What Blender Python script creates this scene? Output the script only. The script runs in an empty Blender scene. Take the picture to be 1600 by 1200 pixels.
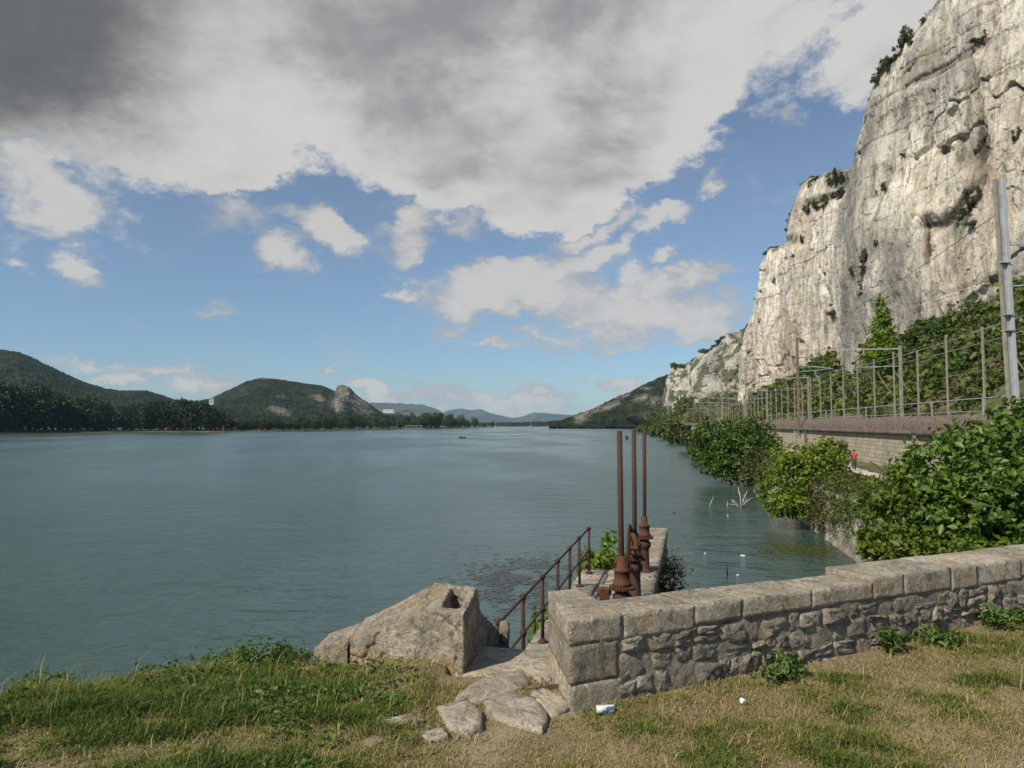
import bpy, bmesh, math, random
import numpy as np
from mathutils import Vector, Matrix, Euler

rng = np.random.default_rng(7)
random.seed(7)
scene = bpy.context.scene
COL = scene.collection

# ------------------------------------------------------------------ camera
F_PX, CX, CY, HORIZON = 1150.0, 800.0, 600.0, 663.0
EYE = 6.2                                   # metres above the river
PITCH = math.atan((HORIZON - CY) / F_PX)
cam_d = bpy.data.cameras.new('camera')
cam_d.sensor_width = 36.0
cam_d.lens = F_PX / 1600.0 * 36.0
cam_d.clip_start = 0.1
cam_d.clip_end = 60000.0
cam = bpy.data.objects.new('camera', cam_d)
cam.location = (0, 0, EYE)
cam.rotation_euler = (math.pi / 2 + PITCH, 0, 0)
COL.objects.link(cam)
scene.camera = cam

# ------------------------------------------------------------------ sun, exposure
SUN_AZ = math.atan2(-0.77, -0.64)           # measured from +Y towards +X
SUN_EL = math.radians(43)
sun_d = bpy.data.lights.new('sun', 'SUN')
sun_d.energy = 4.3
sun_d.angle = math.radians(0.5)
sun_d.color = (1.0, 0.91, 0.77)
sun = bpy.data.objects.new('sun', sun_d)
to_sun = Vector((math.sin(SUN_AZ) * math.cos(SUN_EL), math.cos(SUN_AZ) * math.cos(SUN_EL), math.sin(SUN_EL)))
sun.rotation_euler = to_sun.to_track_quat('Z', 'Y').to_euler()
sun.location = to_sun * 50
COL.objects.link(sun)
vs = scene.view_settings
vs.view_transform = 'Standard'
vs.look = 'None'
vs.exposure = 0.20
vs.gamma = 1.0
vs.use_curve_mapping = False
scene.render.engine = 'CYCLES'
cy = scene.cycles
cy.use_denoising = True
cy.use_adaptive_sampling = True
cy.adaptive_threshold = 0.015
cy.adaptive_min_samples = 12
cy.max_bounces = 6
cy.diffuse_bounces = 2
cy.glossy_bounces = 3
cy.transmission_bounces = 3
cy.transparent_max_bounces = 6
cy.volume_bounces = 1
cy.caustics_reflective = False
cy.caustics_refractive = False


# ------------------------------------------------------------------ pixel -> direction / point in the place
def ray(px, py):
    x = (px - CX) / F_PX
    y = (CY - py) / F_PX
    c, s = math.cos(PITCH), math.sin(PITCH)
    return Vector((x, c - y * s, s + y * c))


def at(px, py, Y):
    r = ray(px, py)
    return Vector((r.x / r.y * Y, Y, EYE + r.z / r.y * Y))


def azel(px, py):
    r = ray(px, py).normalized()
    return math.atan2(r.x, r.y), math.asin(r.z)


# ------------------------------------------------------------------ world: sky with clouds
world = bpy.data.worlds.new('World')
scene.world = world
world.use_nodes = True
wt = world.node_tree
wt.nodes.clear()


def NN(tree, kind, **kw):
    n = tree.nodes.new(kind)
    for k, v in kw.items():
        setattr(n, k, v)
    return n


def link(tree, a, b):
    tree.links.new(a, b)


def M(tree, op, a, b=None, c=None, clamp=False):
    n = NN(tree, 'ShaderNodeMath', operation=op, use_clamp=clamp)
    for i, v in enumerate((a, b, c)):
        if v is None:
            continue
        if isinstance(v, (int, float)):
            n.inputs[i].default_value = v
        else:
            link(tree, v, n.inputs[i])
    return n.outputs[0]


def maprange(tree, v, a, b, c=0.0, d=1.0, smooth=True):
    n = NN(tree, 'ShaderNodeMapRange', interpolation_type='SMOOTHSTEP' if smooth else 'LINEAR')
    link(tree, v, n.inputs[0])
    for i, q in enumerate((a, b, c, d)):
        n.inputs[i + 1].default_value = q
    return n.outputs[0]


def mixc(tree, f, a, b, mode='MIX'):
    n = NN(tree, 'ShaderNodeMix', data_type='RGBA', blend_type=mode)
    for sock, v in ((n.inputs[0], f), (n.inputs[6], a), (n.inputs[7], b)):
        if isinstance(v, (int, float)):
            sock.default_value = v
        elif isinstance(v, tuple):
            sock.default_value = (*v, 1.0) if len(v) == 3 else v
        else:
            link(tree, v, sock)
    return n.outputs[2]


def noise_n(tree, vec, scale, detail=6, rough=0.55, lac=2.0, dist=0.0):
    n = NN(tree, 'ShaderNodeTexNoise')
    n.inputs['Scale'].default_value = scale
    n.inputs['Detail'].default_value = detail
    n.inputs['Roughness'].default_value = rough
    n.inputs['Lacunarity'].default_value = lac
    n.inputs['Distortion'].default_value = dist
    if vec is not None:
        link(tree, vec, n.inputs['Vector'])
    return n


sky = NN(wt, 'ShaderNodeTexSky', sky_type='NISHITA')
sky.sun_disc = False
sky.sun_elevation = SUN_EL
sky.sun_rotation = SUN_AZ
sky.altitude = 100
sky.air_density = 1.0
sky.dust_density = 0.35
sky.ozone_density = 2.6
tc = NN(wt, 'ShaderNodeTexCoord')
sep = NN(wt, 'ShaderNodeSeparateXYZ')
link(wt, tc.outputs['Generated'], sep.inputs[0])
az = M(wt, 'ARCTAN2', sep.outputs[0], sep.outputs[1])
el = M(wt, 'ARCSINE', sep.outputs[2])
comb = NN(wt, 'ShaderNodeCombineXYZ')
link(wt, az, comb.inputs[0])
link(wt, el, comb.inputs[1])
# stretched, tilted noise space: the clouds drift down to the left
mp = NN(wt, 'ShaderNodeMapping')
link(wt, tc.outputs['Generated'], mp.inputs[0])
mp.inputs['Rotation'].default_value = (0, math.radians(24), 0)
mp.inputs['Scale'].default_value = (1.0, 1.0, 1.7)
nvec = mp.outputs[0]
n_big = noise_n(wt, nvec, 4.2, 9, 0.56, 2.1, 0.25)
n_fine = noise_n(wt, nvec, 15.0, 9, 0.68, 2.1, 0.2)
n_low = noise_n(wt, tc.outputs['Generated'], 2.3, 2, 0.5)
# warp the plan of the clouds
wn = noise_n(wt, nvec, 9.0, 7, 0.66)
wsub = NN(wt, 'ShaderNodeVectorMath', operation='SUBTRACT')
link(wt, wn.outputs['Color'], wsub.inputs[0])
wsub.inputs[1].default_value = (0.5, 0.5, 0.5)
wsc = NN(wt, 'ShaderNodeVectorMath', operation='SCALE')
link(wt, wsub.outputs[0], wsc.inputs[0])
wsc.inputs['Scale'].default_value = 0.13
wadd = NN(wt, 'ShaderNodeVectorMath', operation='ADD')
link(wt, comb.outputs[0], wadd.inputs[0])
link(wt, wsc.outputs[0], wadd.inputs[1])
plan = wadd.outputs[0]


def blob_sum(blobs):
    tot = None
    for (px, py, rx, ry, rot, w) in blobs:
        a, e = azel(px, py)
        m = NN(wt, 'ShaderNodeMapping', vector_type='TEXTURE')
        link(wt, plan, m.inputs[0])
        m.inputs['Location'].default_value = (a, e, 0)
        m.inputs['Rotation'].default_value = (0, 0, math.radians(rot))
        m.inputs['Scale'].default_value = (rx / F_PX, ry / F_PX, 1)
        g = NN(wt, 'ShaderNodeTexGradient', gradient_type='SPHERICAL')
        link(wt, m.outputs[0], g.inputs[0])
        tot = M(wt, 'MULTIPLY', g.outputs['Fac'], w) if tot is None else M(wt, 'MULTIPLY_ADD', g.outputs['Fac'], w, tot)
    return tot


BIG = [  # the overhead sheet
    (560, -90, 760, 370, 0, 1.5), (1050, -110, 620, 330, 16, 1.4), (320, 95, 230, 180, 0, .9), (630, 165, 240, 150, -8, 1.0),
    (860, 130, 330, 230, 22, 1.2), (960, 235, 230, 105, 26, 1.0), (860, 305, 140, 60, 24, .7), (40, -70, 380, 220, 0, 1.4),
    (665, 275, 110, 45, 15, .6), (-460, -190, 700, 400, 0, 1.5), (1385, 70, 120, 75, 25, 1.0), (230, 235, 100, 34, 0, .45), (370, 258, 80, 34, 10, .6)]
SMALL = [  # the loose clouds
    (60, 295, 105, 52, -6, 1.15), (35, 245, 50, 38, -40, .75), (88, 198, 34, 24, 0, .7), (500, 348, 95, 36, -10, 1.2), (440, 393, 62, 28, 0, 1.1), (540, 368, 42, 44, 20, 1.0),
    (375, 335, 52, 50, -45, .7), (652, 355, 62, 36, 35, 1.05), (735, 345, 62, 32, 42, .85), (632, 408, 48, 24, 24, .75), (112, 385, 34, 30, -30, .75), (130, 415, 40, 22, -10, .7),
    (25, 418, 34, 20, 0, .6), (318, 487, 56, 15, 0, .85), (610, 469, 20, 12, 0, .7), (645, 472, 30, 16, 0, .9), (755, 452, 135, 56, 14, 1.25), (845, 432, 160, 56, 20, 1.1), (930, 398, 120, 20, 24, .85),
    (900, 470, 190, 46, -4, .8), (1010, 490, 190, 50, 4, .75), (1075, 432, 78, 24, 16, 1.2), (1040, 335, 64, 22, 17, 1.1), (945, 345, 80, 22, 18, 1.0), (880, 366, 50, 18, 12, .8),
    (1115, 276, 28, 18, 28, .9), (790, 541, 80, 14, 0, .85), (1110, 505, 130, 34, 8, .65), (1045, 400, 28, 13, 20, .8), (1240, 180, 26, 20, 20, .5), (1200, 178, 30, 18, 0, .5),
    (700, 518, 50, 18, 14, .65), (1000, 430, 34, 20, 0, .7), (860, 520, 140, 18, -4, .6), (960, 540, 130, 16, 0, .6), (185, 595, 58, 16, 0, 1.2), (335, 604, 58, 20, 0, 1.1), (516, 591, 26, 9, 0, .8),
    (250, 576, 330, 11, -2.5, .65), (600, 617, 70, 17, 0, 1.1), (690, 621, 60, 16, 0, 1.1), (760, 625, 60, 14, 0, 1.0), (812, 619, 55, 20, 0, 1.2), (850, 628, 60, 14, 0, .9), (900, 599, 28, 9, 0, .9),
    (860, 642, 140, 14, 0, .6), (975, 606, 60, 18, 14, .95), (730, 642, 160, 14, 0, .6)]
DARK = [(10, 10, 300, 185, 14, 1.5), (-460, -120, 700, 380, 0, 1.0), (640, 225, 200, 80, 0, .18)]
BRIGHT = [(310, 100, 190, 130, 20, 1.3), (420, 190, 180, 90, 0, .9), (820, 110, 150, 90, 10, 1.0), (1010, 60, 160, 80, 10, .7), (930, 240, 230, 90, 25, 1.0), (1200, 60, 200, 110, 20, .8), (220, 210, 120, 70, 0, .9)]
f_big = blob_sum(BIG)
f_small = blob_sum(SMALL)
f_dark = blob_sum(DARK)
f_bright = blob_sum(BRIGHT)
nb = M(wt, 'SUBTRACT', n_big.outputs['Fac'], 0.5)
nf = M(wt, 'SUBTRACT', n_fine.outputs['Fac'], 0.5)
nl = M(wt, 'SUBTRACT', n_low.outputs['Fac'], 0.62)
# big sheet density
d1 = M(wt, 'MULTIPLY_ADD', nb, 1.0, f_big)
d1 = M(wt, 'MULTIPLY_ADD', nf, 1.0, d1)
d1 = M(wt, 'MULTIPLY_ADD', nl, 0.4, d1)
m1 = maprange(wt, d1, 0.20, 0.56)
# loose cloud density
d2 = M(wt, 'MULTIPLY_ADD', nb, 0.55, M(wt, 'MULTIPLY_ADD', f_small, 1.12, 0.0))
d2 = M(wt, 'MULTIPLY_ADD', nf, 1.9, d2)
m2 = maprange(wt, d2, 0.06, 0.82)
m2 = M(wt, 'MULTIPLY', m2, 0.92)
mask = M(wt, 'MAXIMUM', m1, m2)
# shade: thin rims are white, thick bellies are grey; billows catch the light from the sun's side
nvec2 = NN(wt, 'ShaderNodeVectorMath', operation='ADD')
link(wt, nvec, nvec2.inputs[0])
nvec2.inputs[1].default_value = (-0.035, 0.0, 0.05)
n_sh = noise_n(wt, nvec2.outputs[0], 4.2, 5, 0.56, 2.1, 0.25)
relief = M(wt, 'SUBTRACT', n_sh.outputs['Fac'], n_big.outputs['Fac'])
thick = maprange(wt, d1, 0.50, 2.0)
g0 = M(wt, 'MULTIPLY_ADD', relief, 2.6, M(wt, 'MULTIPLY', thick, 0.85))
g0 = M(wt, 'MULTIPLY_ADD', nf, -0.7, g0)
g0 = M(wt, 'MULTIPLY_ADD', f_bright, -0.75, g0)
grey = maprange(wt, M(wt, 'MULTIPLY_ADD', nb, -1.1, g0), -0.25, 1.40)
ccol = mixc(wt, grey, (6.9, 6.8, 6.6), (3.1, 3.15, 3.25))
dk = M(wt, 'MULTIPLY_ADD', nb, 1.3, f_dark)
dk = M(wt, 'MULTIPLY_ADD', nf, 0.6, dk)
dk = maprange(wt, dk, 0.0, 1.45)
ccol = mixc(wt, M(wt, 'MULTIPLY', dk, 0.90), ccol, (1.15, 1.22, 1.28))
soft = mixc(wt, maprange(wt, M(wt, 'MULTIPLY_ADD', relief, -3.0, d2), 0.3, 1.2), (4.7, 4.8, 4.9), (6.6, 6.45, 6.2))
ccol = mixc(wt, maprange(wt, M(wt, 'SUBTRACT', m1, m2), -0.25, 0.25), soft, ccol)
skyc = mixc(wt, 1.0, sky.outputs[0], mixc(wt, maprange(wt, el, 0.0, 0.34), (0.74, 0.90, 1.06), (1.25, 1.16, 1.10)), 'MULTIPLY')
final = mixc(wt, mask, skyc, ccol)
bg = NN(wt, 'ShaderNodeBackground')
link(wt, final, bg.inputs[0])
bg.inputs[1].default_value = 0.08
wo = NN(wt, 'ShaderNodeOutputWorld')
link(wt, bg.outputs[0], wo.inputs[0])
try:
    world.cycles.sampling_method = 'MANUAL'
    world.cycles.sample_map_resolution = 512
except Exception:
    pass

# ================================================================== helpers
def nz(p, seed=0):
    """value noise in 0..1 on an (n,3) array"""
    p = np.asarray(p, dtype=np.float64) + seed * 17.31
    i = np.floor(p).astype(np.int64)
    f = p - i
    u = f * f * f * (f * (f * 6 - 15) + 10)

    def h(ix, iy, iz):
        n = (ix * 374761393 + iy * 668265263 + iz * 2147483647 + seed * 1274126177) & 0xffffffff
        n = ((n ^ (n >> 13)) * 1274126177) & 0xffffffff
        n = ((n ^ (n >> 16)) * 2246822519) & 0xffffffff
        return ((n ^ (n >> 15)) & 0xffffff) / float(0xffffff)
    x, y, z = i[..., 0], i[..., 1], i[..., 2]
    ux, uy, uz = u[..., 0], u[..., 1], u[..., 2]

    def L(a, b, t):
        return a + (b - a) * t
    c0 = L(L(h(x, y, z), h(x + 1, y, z), ux), L(h(x, y + 1, z), h(x + 1, y + 1, z), ux), uy)
    c1 = L(L(h(x, y, z + 1), h(x + 1, y, z + 1), ux), L(h(x, y + 1, z + 1), h(x + 1, y + 1, z + 1), ux), uy)
    return L(c0, c1, uz)


def fbm(p, octaves=4, gain=0.5, seed=0):
    p = np.asarray(p, dtype=np.float64)
    t, a, s = 0.0, 1.0, 0.0
    for k in range(octaves):
        t = t + a * (nz(p, seed + k) - 0.5)
        s += a
        a *= gain
        p = p * 2.03
    return t / s * 2.0           # about -1..1


def ridged(p, octaves=3, seed=0):
    p = np.asarray(p, dtype=np.float64)
    t, a, s = 0.0, 1.0, 0.0
    for k in range(octaves):
        t = t + a * (1 - np.abs(2 * nz(p, seed + k) - 1))
        s += a
        a *= 0.5
        p = p * 2.1
    return t / s


def sstep(a, b, x):
    t = np.clip((x - a) / (b - a), 0, 1)
    return t * t * (3 - 2 * t)


def project(P):
    """world points (n,3) -> photograph pixels"""
    c, s = math.cos(PITCH), math.sin(PITCH)
    x, y, z = P[..., 0], P[..., 1], P[..., 2] - EYE
    d = y * c + z * s
    v = -y * s + z * c
    return CX + F_PX * x / d, CY - F_PX * v / d


def np_mesh(name, verts, faces, mat=None, smooth=False, attrs=None):
    """verts (n,3); faces (m,k) array of one size, or a list of such arrays"""
    me = bpy.data.meshes.new(name)
    fl = faces if isinstance(faces, list) else [faces]
    fl = [np.asarray(f, dtype=np.int32) for f in fl if len(f)]
    verts = np.asarray(verts, dtype=np.float32)
    me.vertices.add(len(verts))
    me.vertices.foreach_set('co', verts.ravel())
    loops = np.concatenate([f.ravel() for f in fl])
    sizes = np.concatenate([np.full(len(f), f.shape[1], dtype=np.int32) for f in fl])
    starts = np.concatenate([[0], np.cumsum(sizes)[:-1]]).astype(np.int32)
    me.loops.add(len(loops))
    me.loops.foreach_set('vertex_index', loops)
    me.polygons.add(len(sizes))
    me.polygons.foreach_set('loop_start', starts)
    me.polygons.foreach_set('loop_total', sizes)
    if smooth:
        me.polygons.foreach_set('use_smooth', np.ones(len(sizes), dtype=bool))
    for k, v in (attrs or {}).items():
        v = np.asarray(v, dtype=np.float32)
        if v.ndim == 1:
            a = me.attributes.new(k, 'FLOAT', 'POINT')
            a.data.foreach_set('value', v)
        else:
            a = me.attributes.new(k, 'FLOAT_VECTOR', 'POINT')
            a.data.foreach_set('vector', v.ravel())
    me.update(calc_edges=True)
    me.validate(clean_customdata=False)
    if mat:
        me.materials.append(mat)
    return me


def grid_faces(n, m, off=0):
    i, j = np.meshgrid(np.arange(n - 1), np.arange(m - 1), indexing='ij')
    a = (i * m + j).ravel() + off
    return np.stack([a, a + m, a + m + 1, a + 1], axis=1)


def obj(name, me, parent=None, loc=None, rot=None, scale=None):
    o = bpy.data.objects.new(name, me)
    COL.objects.link(o)
    if parent is not None:
        o.parent = parent
    if loc is not None:
        o.location = loc
    if rot is not None:
        o.rotation_euler = rot
    if scale is not None:
        o.scale = scale if hasattr(scale, '__len__') else (scale,) * 3
    return o


def tag(o, label=None, cat=None, group=None, kind=None):
    for k, v in (('label', label), ('category', cat), ('group', group), ('kind', kind)):
        if v:
            o[k] = v
    return o


def empty(name, loc=(0, 0, 0), rotz=0.0):
    o = bpy.data.objects.new(name, None)
    o.empty_display_size = 0.2
    COL.objects.link(o)
    o.location = loc
    o.rotation_euler = (0, 0, rotz)
    return o


class MB:
    """collects simple solids into one mesh"""

    def __init__(self):
        self.v, self.f = [], []

    def add(self, vs, fs):
        o = len(self.v)
        self.v += [tuple(v) for v in vs]
        self.f += [tuple(i + o for i in f) for f in fs]
        return self

    def box(self, c, s, rotz=0.0, taper=1.0):
        x, y, z = s[0] / 2, s[1] / 2, s[2] / 2
        R = Matrix.Rotation(rotz, 3, 'Z')
        vs = []
        for sz, t in ((-z, 1.0), (z, taper)):
            for sx, sy in ((-x, -y), (x, -y), (x, y), (-x, y)):
                vs.append(R @ Vector((sx * t, sy * t, sz)) + Vector(c))
        return self.add(vs, [(3, 2, 1, 0), (4, 5, 6, 7), (0, 1, 5, 4), (1, 2, 6, 5), (2, 3, 7, 6), (3, 0, 4, 7)])

    def beam(self, a, b, w, h=None, up=(0, 0, 1)):
        a, b = Vector(a), Vector(b)
        d = (b - a).normalized()
        u = Vector(up)
        if abs(d.dot(u)) > 0.95:
            u = Vector((1, 0, 0))
        s = d.cross(u).normalized() * (w / 2)
        t = s.cross(d).normalized() * ((h or w) / 2)
        vs = [a - s - t, a + s - t, a + s + t, a - s + t, b - s - t, b + s - t, b + s + t, b - s + t]
        return self.add(vs, [(0, 1, 2, 3), (7, 6, 5, 4), (0, 4, 5, 1), (1, 5, 6, 2), (2, 6, 7, 3), (3, 7, 4, 0)])

    def tube(self, pts, radii, n=8, cap=True):
        pts = [Vector(p) for p in pts]
        if not hasattr(radii, '__len__'):
            radii = [radii] * len(pts)
        vs, fs = [], []
        prev = None
        for i, p in enumerate(pts):
            d = (pts[min(i + 1, len(pts) - 1)] - pts[max(i - 1, 0)]).normalized()
            if prev is None:
                u = Vector((0, 0, 1)) if abs(d.z) < 0.9 else Vector((1, 0, 0))
            else:
                u = prev
            s = (u - d * u.dot(d)).normalized()
            prev = s
            t = d.cross(s)
            for k in range(n):
                a = 2 * math.pi * k / n
                vs.append(p + (s * math.cos(a) + t * math.sin(a)) * radii[i])
        for i in range(len(pts) - 1):
            for k in range(n):
                a, b = i * n + k, i * n + (k + 1) % n
                fs.append((a, b, b + n, a + n))
        if cap:
            fs.append(tuple(range(n))[::-1])
            fs.append(tuple(range((len(pts) - 1) * n, len(pts) * n)))
        return self.add(vs, fs)

    def lathe(self, c, prof, n=16):
        c = Vector(c)
        pts = [c + Vector((0, 0, z)) for r, z in prof]
        vs, fs = [], []
        for (r, z) in prof:
            for k in range(n):
                a = 2 * math.pi * k / n
                vs.append(c + Vector((r * math.cos(a), r * math.sin(a), z)))
        for i in range(len(prof) - 1):
            for k in range(n):
                a, b = i * n + k, i * n + (k + 1) % n
                fs.append((a, b, b + n, a + n))
        fs.append(tuple(range(n))[::-1])
        fs.append(tuple(range((len(prof) - 1) * n, len(prof) * n)))
        return self.add(vs, fs)

    def mesh(self, name, mat, smooth=False, bevel=0.0):
        me = bpy.data.meshes.new(name)
        me.from_pydata([tuple(v) for v in self.v], [], self.f)
        if bevel > 0:
            bm = bmesh.new()
            bm.from_mesh(me)
            bmesh.ops.bevel(bm, geom=list(bm.edges), offset=bevel, segments=2, affect='EDGES', profile=0.5, clamp_overlap=True)
            bm.to_mesh(me)
            bm.free()
        if smooth:
            me.polygons.foreach_set('use_smooth', [True] * len(me.polygons))
        me.update()
        if mat:
            me.materials.append(mat)
        return me

    def build(self, name, mat, parent=None, smooth=False, bevel=0.0, loc=None):
        return obj(name, self.mesh(name, mat, smooth, bevel), parent, loc)


_ONES = ['', 'first', 'second', 'third', 'fourth', 'fifth', 'sixth', 'seventh', 'eighth', 'ninth', 'tenth', 'eleventh', 'twelfth', 'thirteenth', 'fourteenth', 'fifteenth', 'sixteenth', 'seventeenth', 'eighteenth', 'nineteenth']
_TENS = {2: ('twentieth', 'twenty'), 3: ('thirtieth', 'thirty'), 4: ('fortieth', 'forty'), 5: ('fiftieth', 'fifty'), 6: ('sixtieth', 'sixty'), 7: ('seventieth', 'seventy')}


def ordinal(n):
    if n < 20:
        return _ONES[n]
    a, b_ = divmod(n, 10)
    return _TENS[a][0] if b_ == 0 else _TENS[a][1] + '-' + _ONES[b_]


# ------------------------------------------------------------------ materials
def new_mat(name):
    m = bpy.data.materials.new(name)
    m.use_nodes = True
    t = m.node_tree
    t.nodes.clear()
    out = NN(t, 'ShaderNodeOutputMaterial')
    b = NN(t, 'ShaderNodeBsdfPrincipled')
    link(t, b.outputs[0], out.inputs[0])
    return m, t, b


def obj_vec(t, kind='Object'):
    return NN(t, 'ShaderNodeTexCoord').outputs[kind]


def geo_pos(t):
    return NN(t, 'ShaderNodeNewGeometry').outputs['Position']


def attr(t, name, kind='Fac'):
    return NN(t, 'ShaderNodeAttribute', attribute_name=name).outputs[kind]


def mapping(t, vec, scale=(1, 1, 1), rot=(0, 0, 0)):
    n = NN(t, 'ShaderNodeMapping')
    link(t, vec, n.inputs[0])
    n.inputs['Scale'].default_value = scale
    n.inputs['Rotation'].default_value = rot
    return n.outputs[0]


def ramp(t, fac, stops):
    n = NN(t, 'ShaderNodeValToRGB')
    cr = n.color_ramp
    while len(cr.elements) < len(stops):
        cr.elements.new(0.5)
    for e, (p, c) in zip(cr.elements, stops):
        e.position = p
        e.color = (*c, 1) if len(c) == 3 else c
    link(t, fac, n.inputs[0])
    return n.outputs[0]


def bump(t, height, strength, dist, bsdf, normal=None):
    n = NN(t, 'ShaderNodeBump')
    n.inputs['Strength'].default_value = strength
    n.inputs['Distance'].default_value = dist
    link(t, height, n.inputs['Height'])
    if normal is not None:
        link(t, normal, n.inputs['Normal'])
    if bsdf is not None:
        link(t, n.outputs[0], bsdf.inputs['Normal'])
    return n.outputs[0]


def mat_stone(name, light, dark, ochre, scale=1.0, lichen=0.5, bstr=0.7):
    """weathered limestone, world-space so that neighbours differ"""
    m, t, b = new_mat(name)
    p = geo_pos(t)
    big = noise_n(t, p, 3.1 * scale, 5, 0.6).outputs['Fac']
    mid = noise_n(t, p, 16 * scale, 7, 0.7).outputs['Fac']
    fin = noise_n(t, p, 75 * scale, 5, 0.75).outputs['Fac']
    c = mixc(t, maprange(t, big, 0.38, 0.62), dark, light)
    c = mixc(t, M(t, 'MULTIPLY', maprange(t, mid, 0.50, 0.62), 0.75), c, tuple(0.50 * q for q in dark))
    oc = noise_n(t, p, 5.5 * scale, 6, 0.7, dist=0.6).outputs['Fac']
    c = mixc(t, M(t, 'MULTIPLY', maprange(t, oc, 0.54, 0.64), 0.8 * lichen), c, ochre)
    wl = noise_n(t, p, 19 * scale, 7, 0.7, dist=0.5).outputs['Fac']
    c = mixc(t, M(t, 'MULTIPLY', maprange(t, wl, 0.55, 0.64), 0.8 * lichen), c, tuple(min(1, q * 1.5) for q in light))
    rnd = NN(t, 'ShaderNodeObjectInfo').outputs['Random']
    c = mixc(t, 1.0, c, mixc(t, rnd, (0.80, 0.79, 0.78), (1.12, 1.09, 1.04)), 'MULTIPLY')
    c = mixc(t, 1.0, c, ramp(t, fin, [(0.32, (0.55, 0.55, 0.55)), (0.68, (1.25, 1.25, 1.25))]), 'MULTIPLY')
    link(t, c, b.inputs['Base Color'])
    b.inputs['Roughness'].default_value = 0.95
    b.inputs['Specular IOR Level'].default_value = 0.2
    h = M(t, 'MULTIPLY_ADD', fin, 0.45, mid)
    h = M(t, 'MULTIPLY_ADD', big, 0.6, h)
    bump(t, h, bstr, 0.05 / scale, b)
    return m


def mat_plain(name, col, rough=0.6, metal=0.0, var=0.15, scale=8.0, bstr=0.2):
    m, t, b = new_mat(name)
    p = obj_vec(t)
    n = noise_n(t, p, scale, 5, 0.6).outputs['Fac']
    c = mixc(t, maprange(t, n, 0.3, 0.7), tuple(q * (1 - var) for q in col), tuple(min(1, q * (1 + var)) for q in col))
    link(t, c, b.inputs['Base Color'])
    b.inputs['Roughness'].default_value = rough
    b.inputs['Metallic'].default_value = metal
    if bstr:
        bump(t, n, bstr, 0.01, b)
    return m


def mat_rust(name, a, bcol, c3, scale=1.0):
    m, t, b = new_mat(name)
    p = geo_pos(t)
    n = noise_n(t, p, 9 * scale, 6, 0.65).outputs['Fac']
    f = noise_n(t, p, 60 * scale, 4, 0.7).outputs['Fac']
    c = ramp(t, n, [(0.32, a), (0.5, bcol), (0.68, c3)])
    c = mixc(t, maprange(t, f, 0.45, 0.75), c, tuple(q * 0.5 for q in a))
    link(t, c, b.inputs['Base Color'])
    b.inputs['Roughness'].default_value = 0.85
    b.inputs['Metallic'].default_value = 0.15
    bump(t, M(t, 'MULTIPLY_ADD', f, 0.6, n), 0.45, 0.006, b)
    return m


def mat_leaf(name, dark, light, trans=0.35, rough=0.5, rnd_obj=0.25):
    """leaf colour varies per leaf (attribute tint) and per plant"""
    m, t, b = new_mat(name)
    tint = attr(t, 'tint')
    c = ramp(t, tint, [(0.0, dark), (0.5, tuple((q + r) / 2 for q, r in zip(dark, light))), (0.88, light), (1.0, (light[0] * 1.7, light[1] * 1.3, light[2] * 1.2))])
    r = NN(t, 'ShaderNodeObjectInfo').outputs['Random']
    lo, hi = 1 - rnd_obj, 1 + rnd_obj
    c = mixc(t, 1.0, c, mixc(t, r, (lo, lo, lo * 1.05), (hi * 1.03, hi, hi * 0.95)), 'MULTIPLY')
    link(t, c, b.inputs['Base Color'])
    b.inputs['Roughness'].default_value = rough
    b.inputs['Specular IOR Level'].default_value = 0.35
    tr = NN(t, 'ShaderNodeBsdfTranslucent')
    link(t, mixc(t, 1.0, c, (1.25, 1.3, 0.6), 'MULTIPLY'), tr.inputs['Color'])
    mx = NN(t, 'ShaderNodeMixShader')
    mx.inputs[0].default_value = trans
    link(t, b.outputs[0], mx.inputs[1])
    link(t, tr.outputs[0], mx.inputs[2])
    out = [n for n in t.nodes if n.type == 'OUTPUT_MATERIAL'][0]
    link(t, mx.outputs[0], out.inputs[0])
    return m


# water: silty green river
m_water, t, b = new_mat('river_water')
p = geo_pos(t)
turb = noise_n(t, mapping(t, p, (0.02, 0.006, 1)), 1.0, 4, 0.55).outputs['Fac']
b.inputs['Base Color'].default_value = (0.050, 0.098, 0.092, 1)
link(t, mixc(t, maprange(t, turb, 0.35, 0.65), (0.034, 0.068, 0.058), (0.048, 0.088, 0.073)), b.inputs['Base Color'])
b.inputs['Roughness'].default_value = 0.20
b.inputs['IOR'].default_value = 1.33
b.inputs['Specular IOR Level'].default_value = 0.42
b.inputs['Specular Tint'].default_value = (0.90, 1.0, 0.94, 1)
w1 = noise_n(t, mapping(t, p, (0.9, 1.7, 1), (0, 0, 0.35)), 1.0, 5, 0.55).outputs['Fac']
w2 = noise_n(t, mapping(t, p, (0.20, 0.42, 1), (0, 0, -0.25)), 1.0, 5, 0.6).outputs['Fac']
gust = maprange(t, noise_n(t, mapping(t, p, (0.03, 0.012, 1)), 1.0, 3, 0.5).outputs['Fac'], 0.38, 0.62, 0.30, 1.0)
link(t, maprange(t, gust, 0.3, 1.0, 0.13, 0.26), b.inputs['Roughness'])
h = M(t, 'MULTIPLY', M(t, 'MULTIPLY_ADD', w2, 1.6, M(t, 'MULTIPLY', w1, 0.55)), gust)
bump(t, h, 0.9, 0.5, b)

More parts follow.
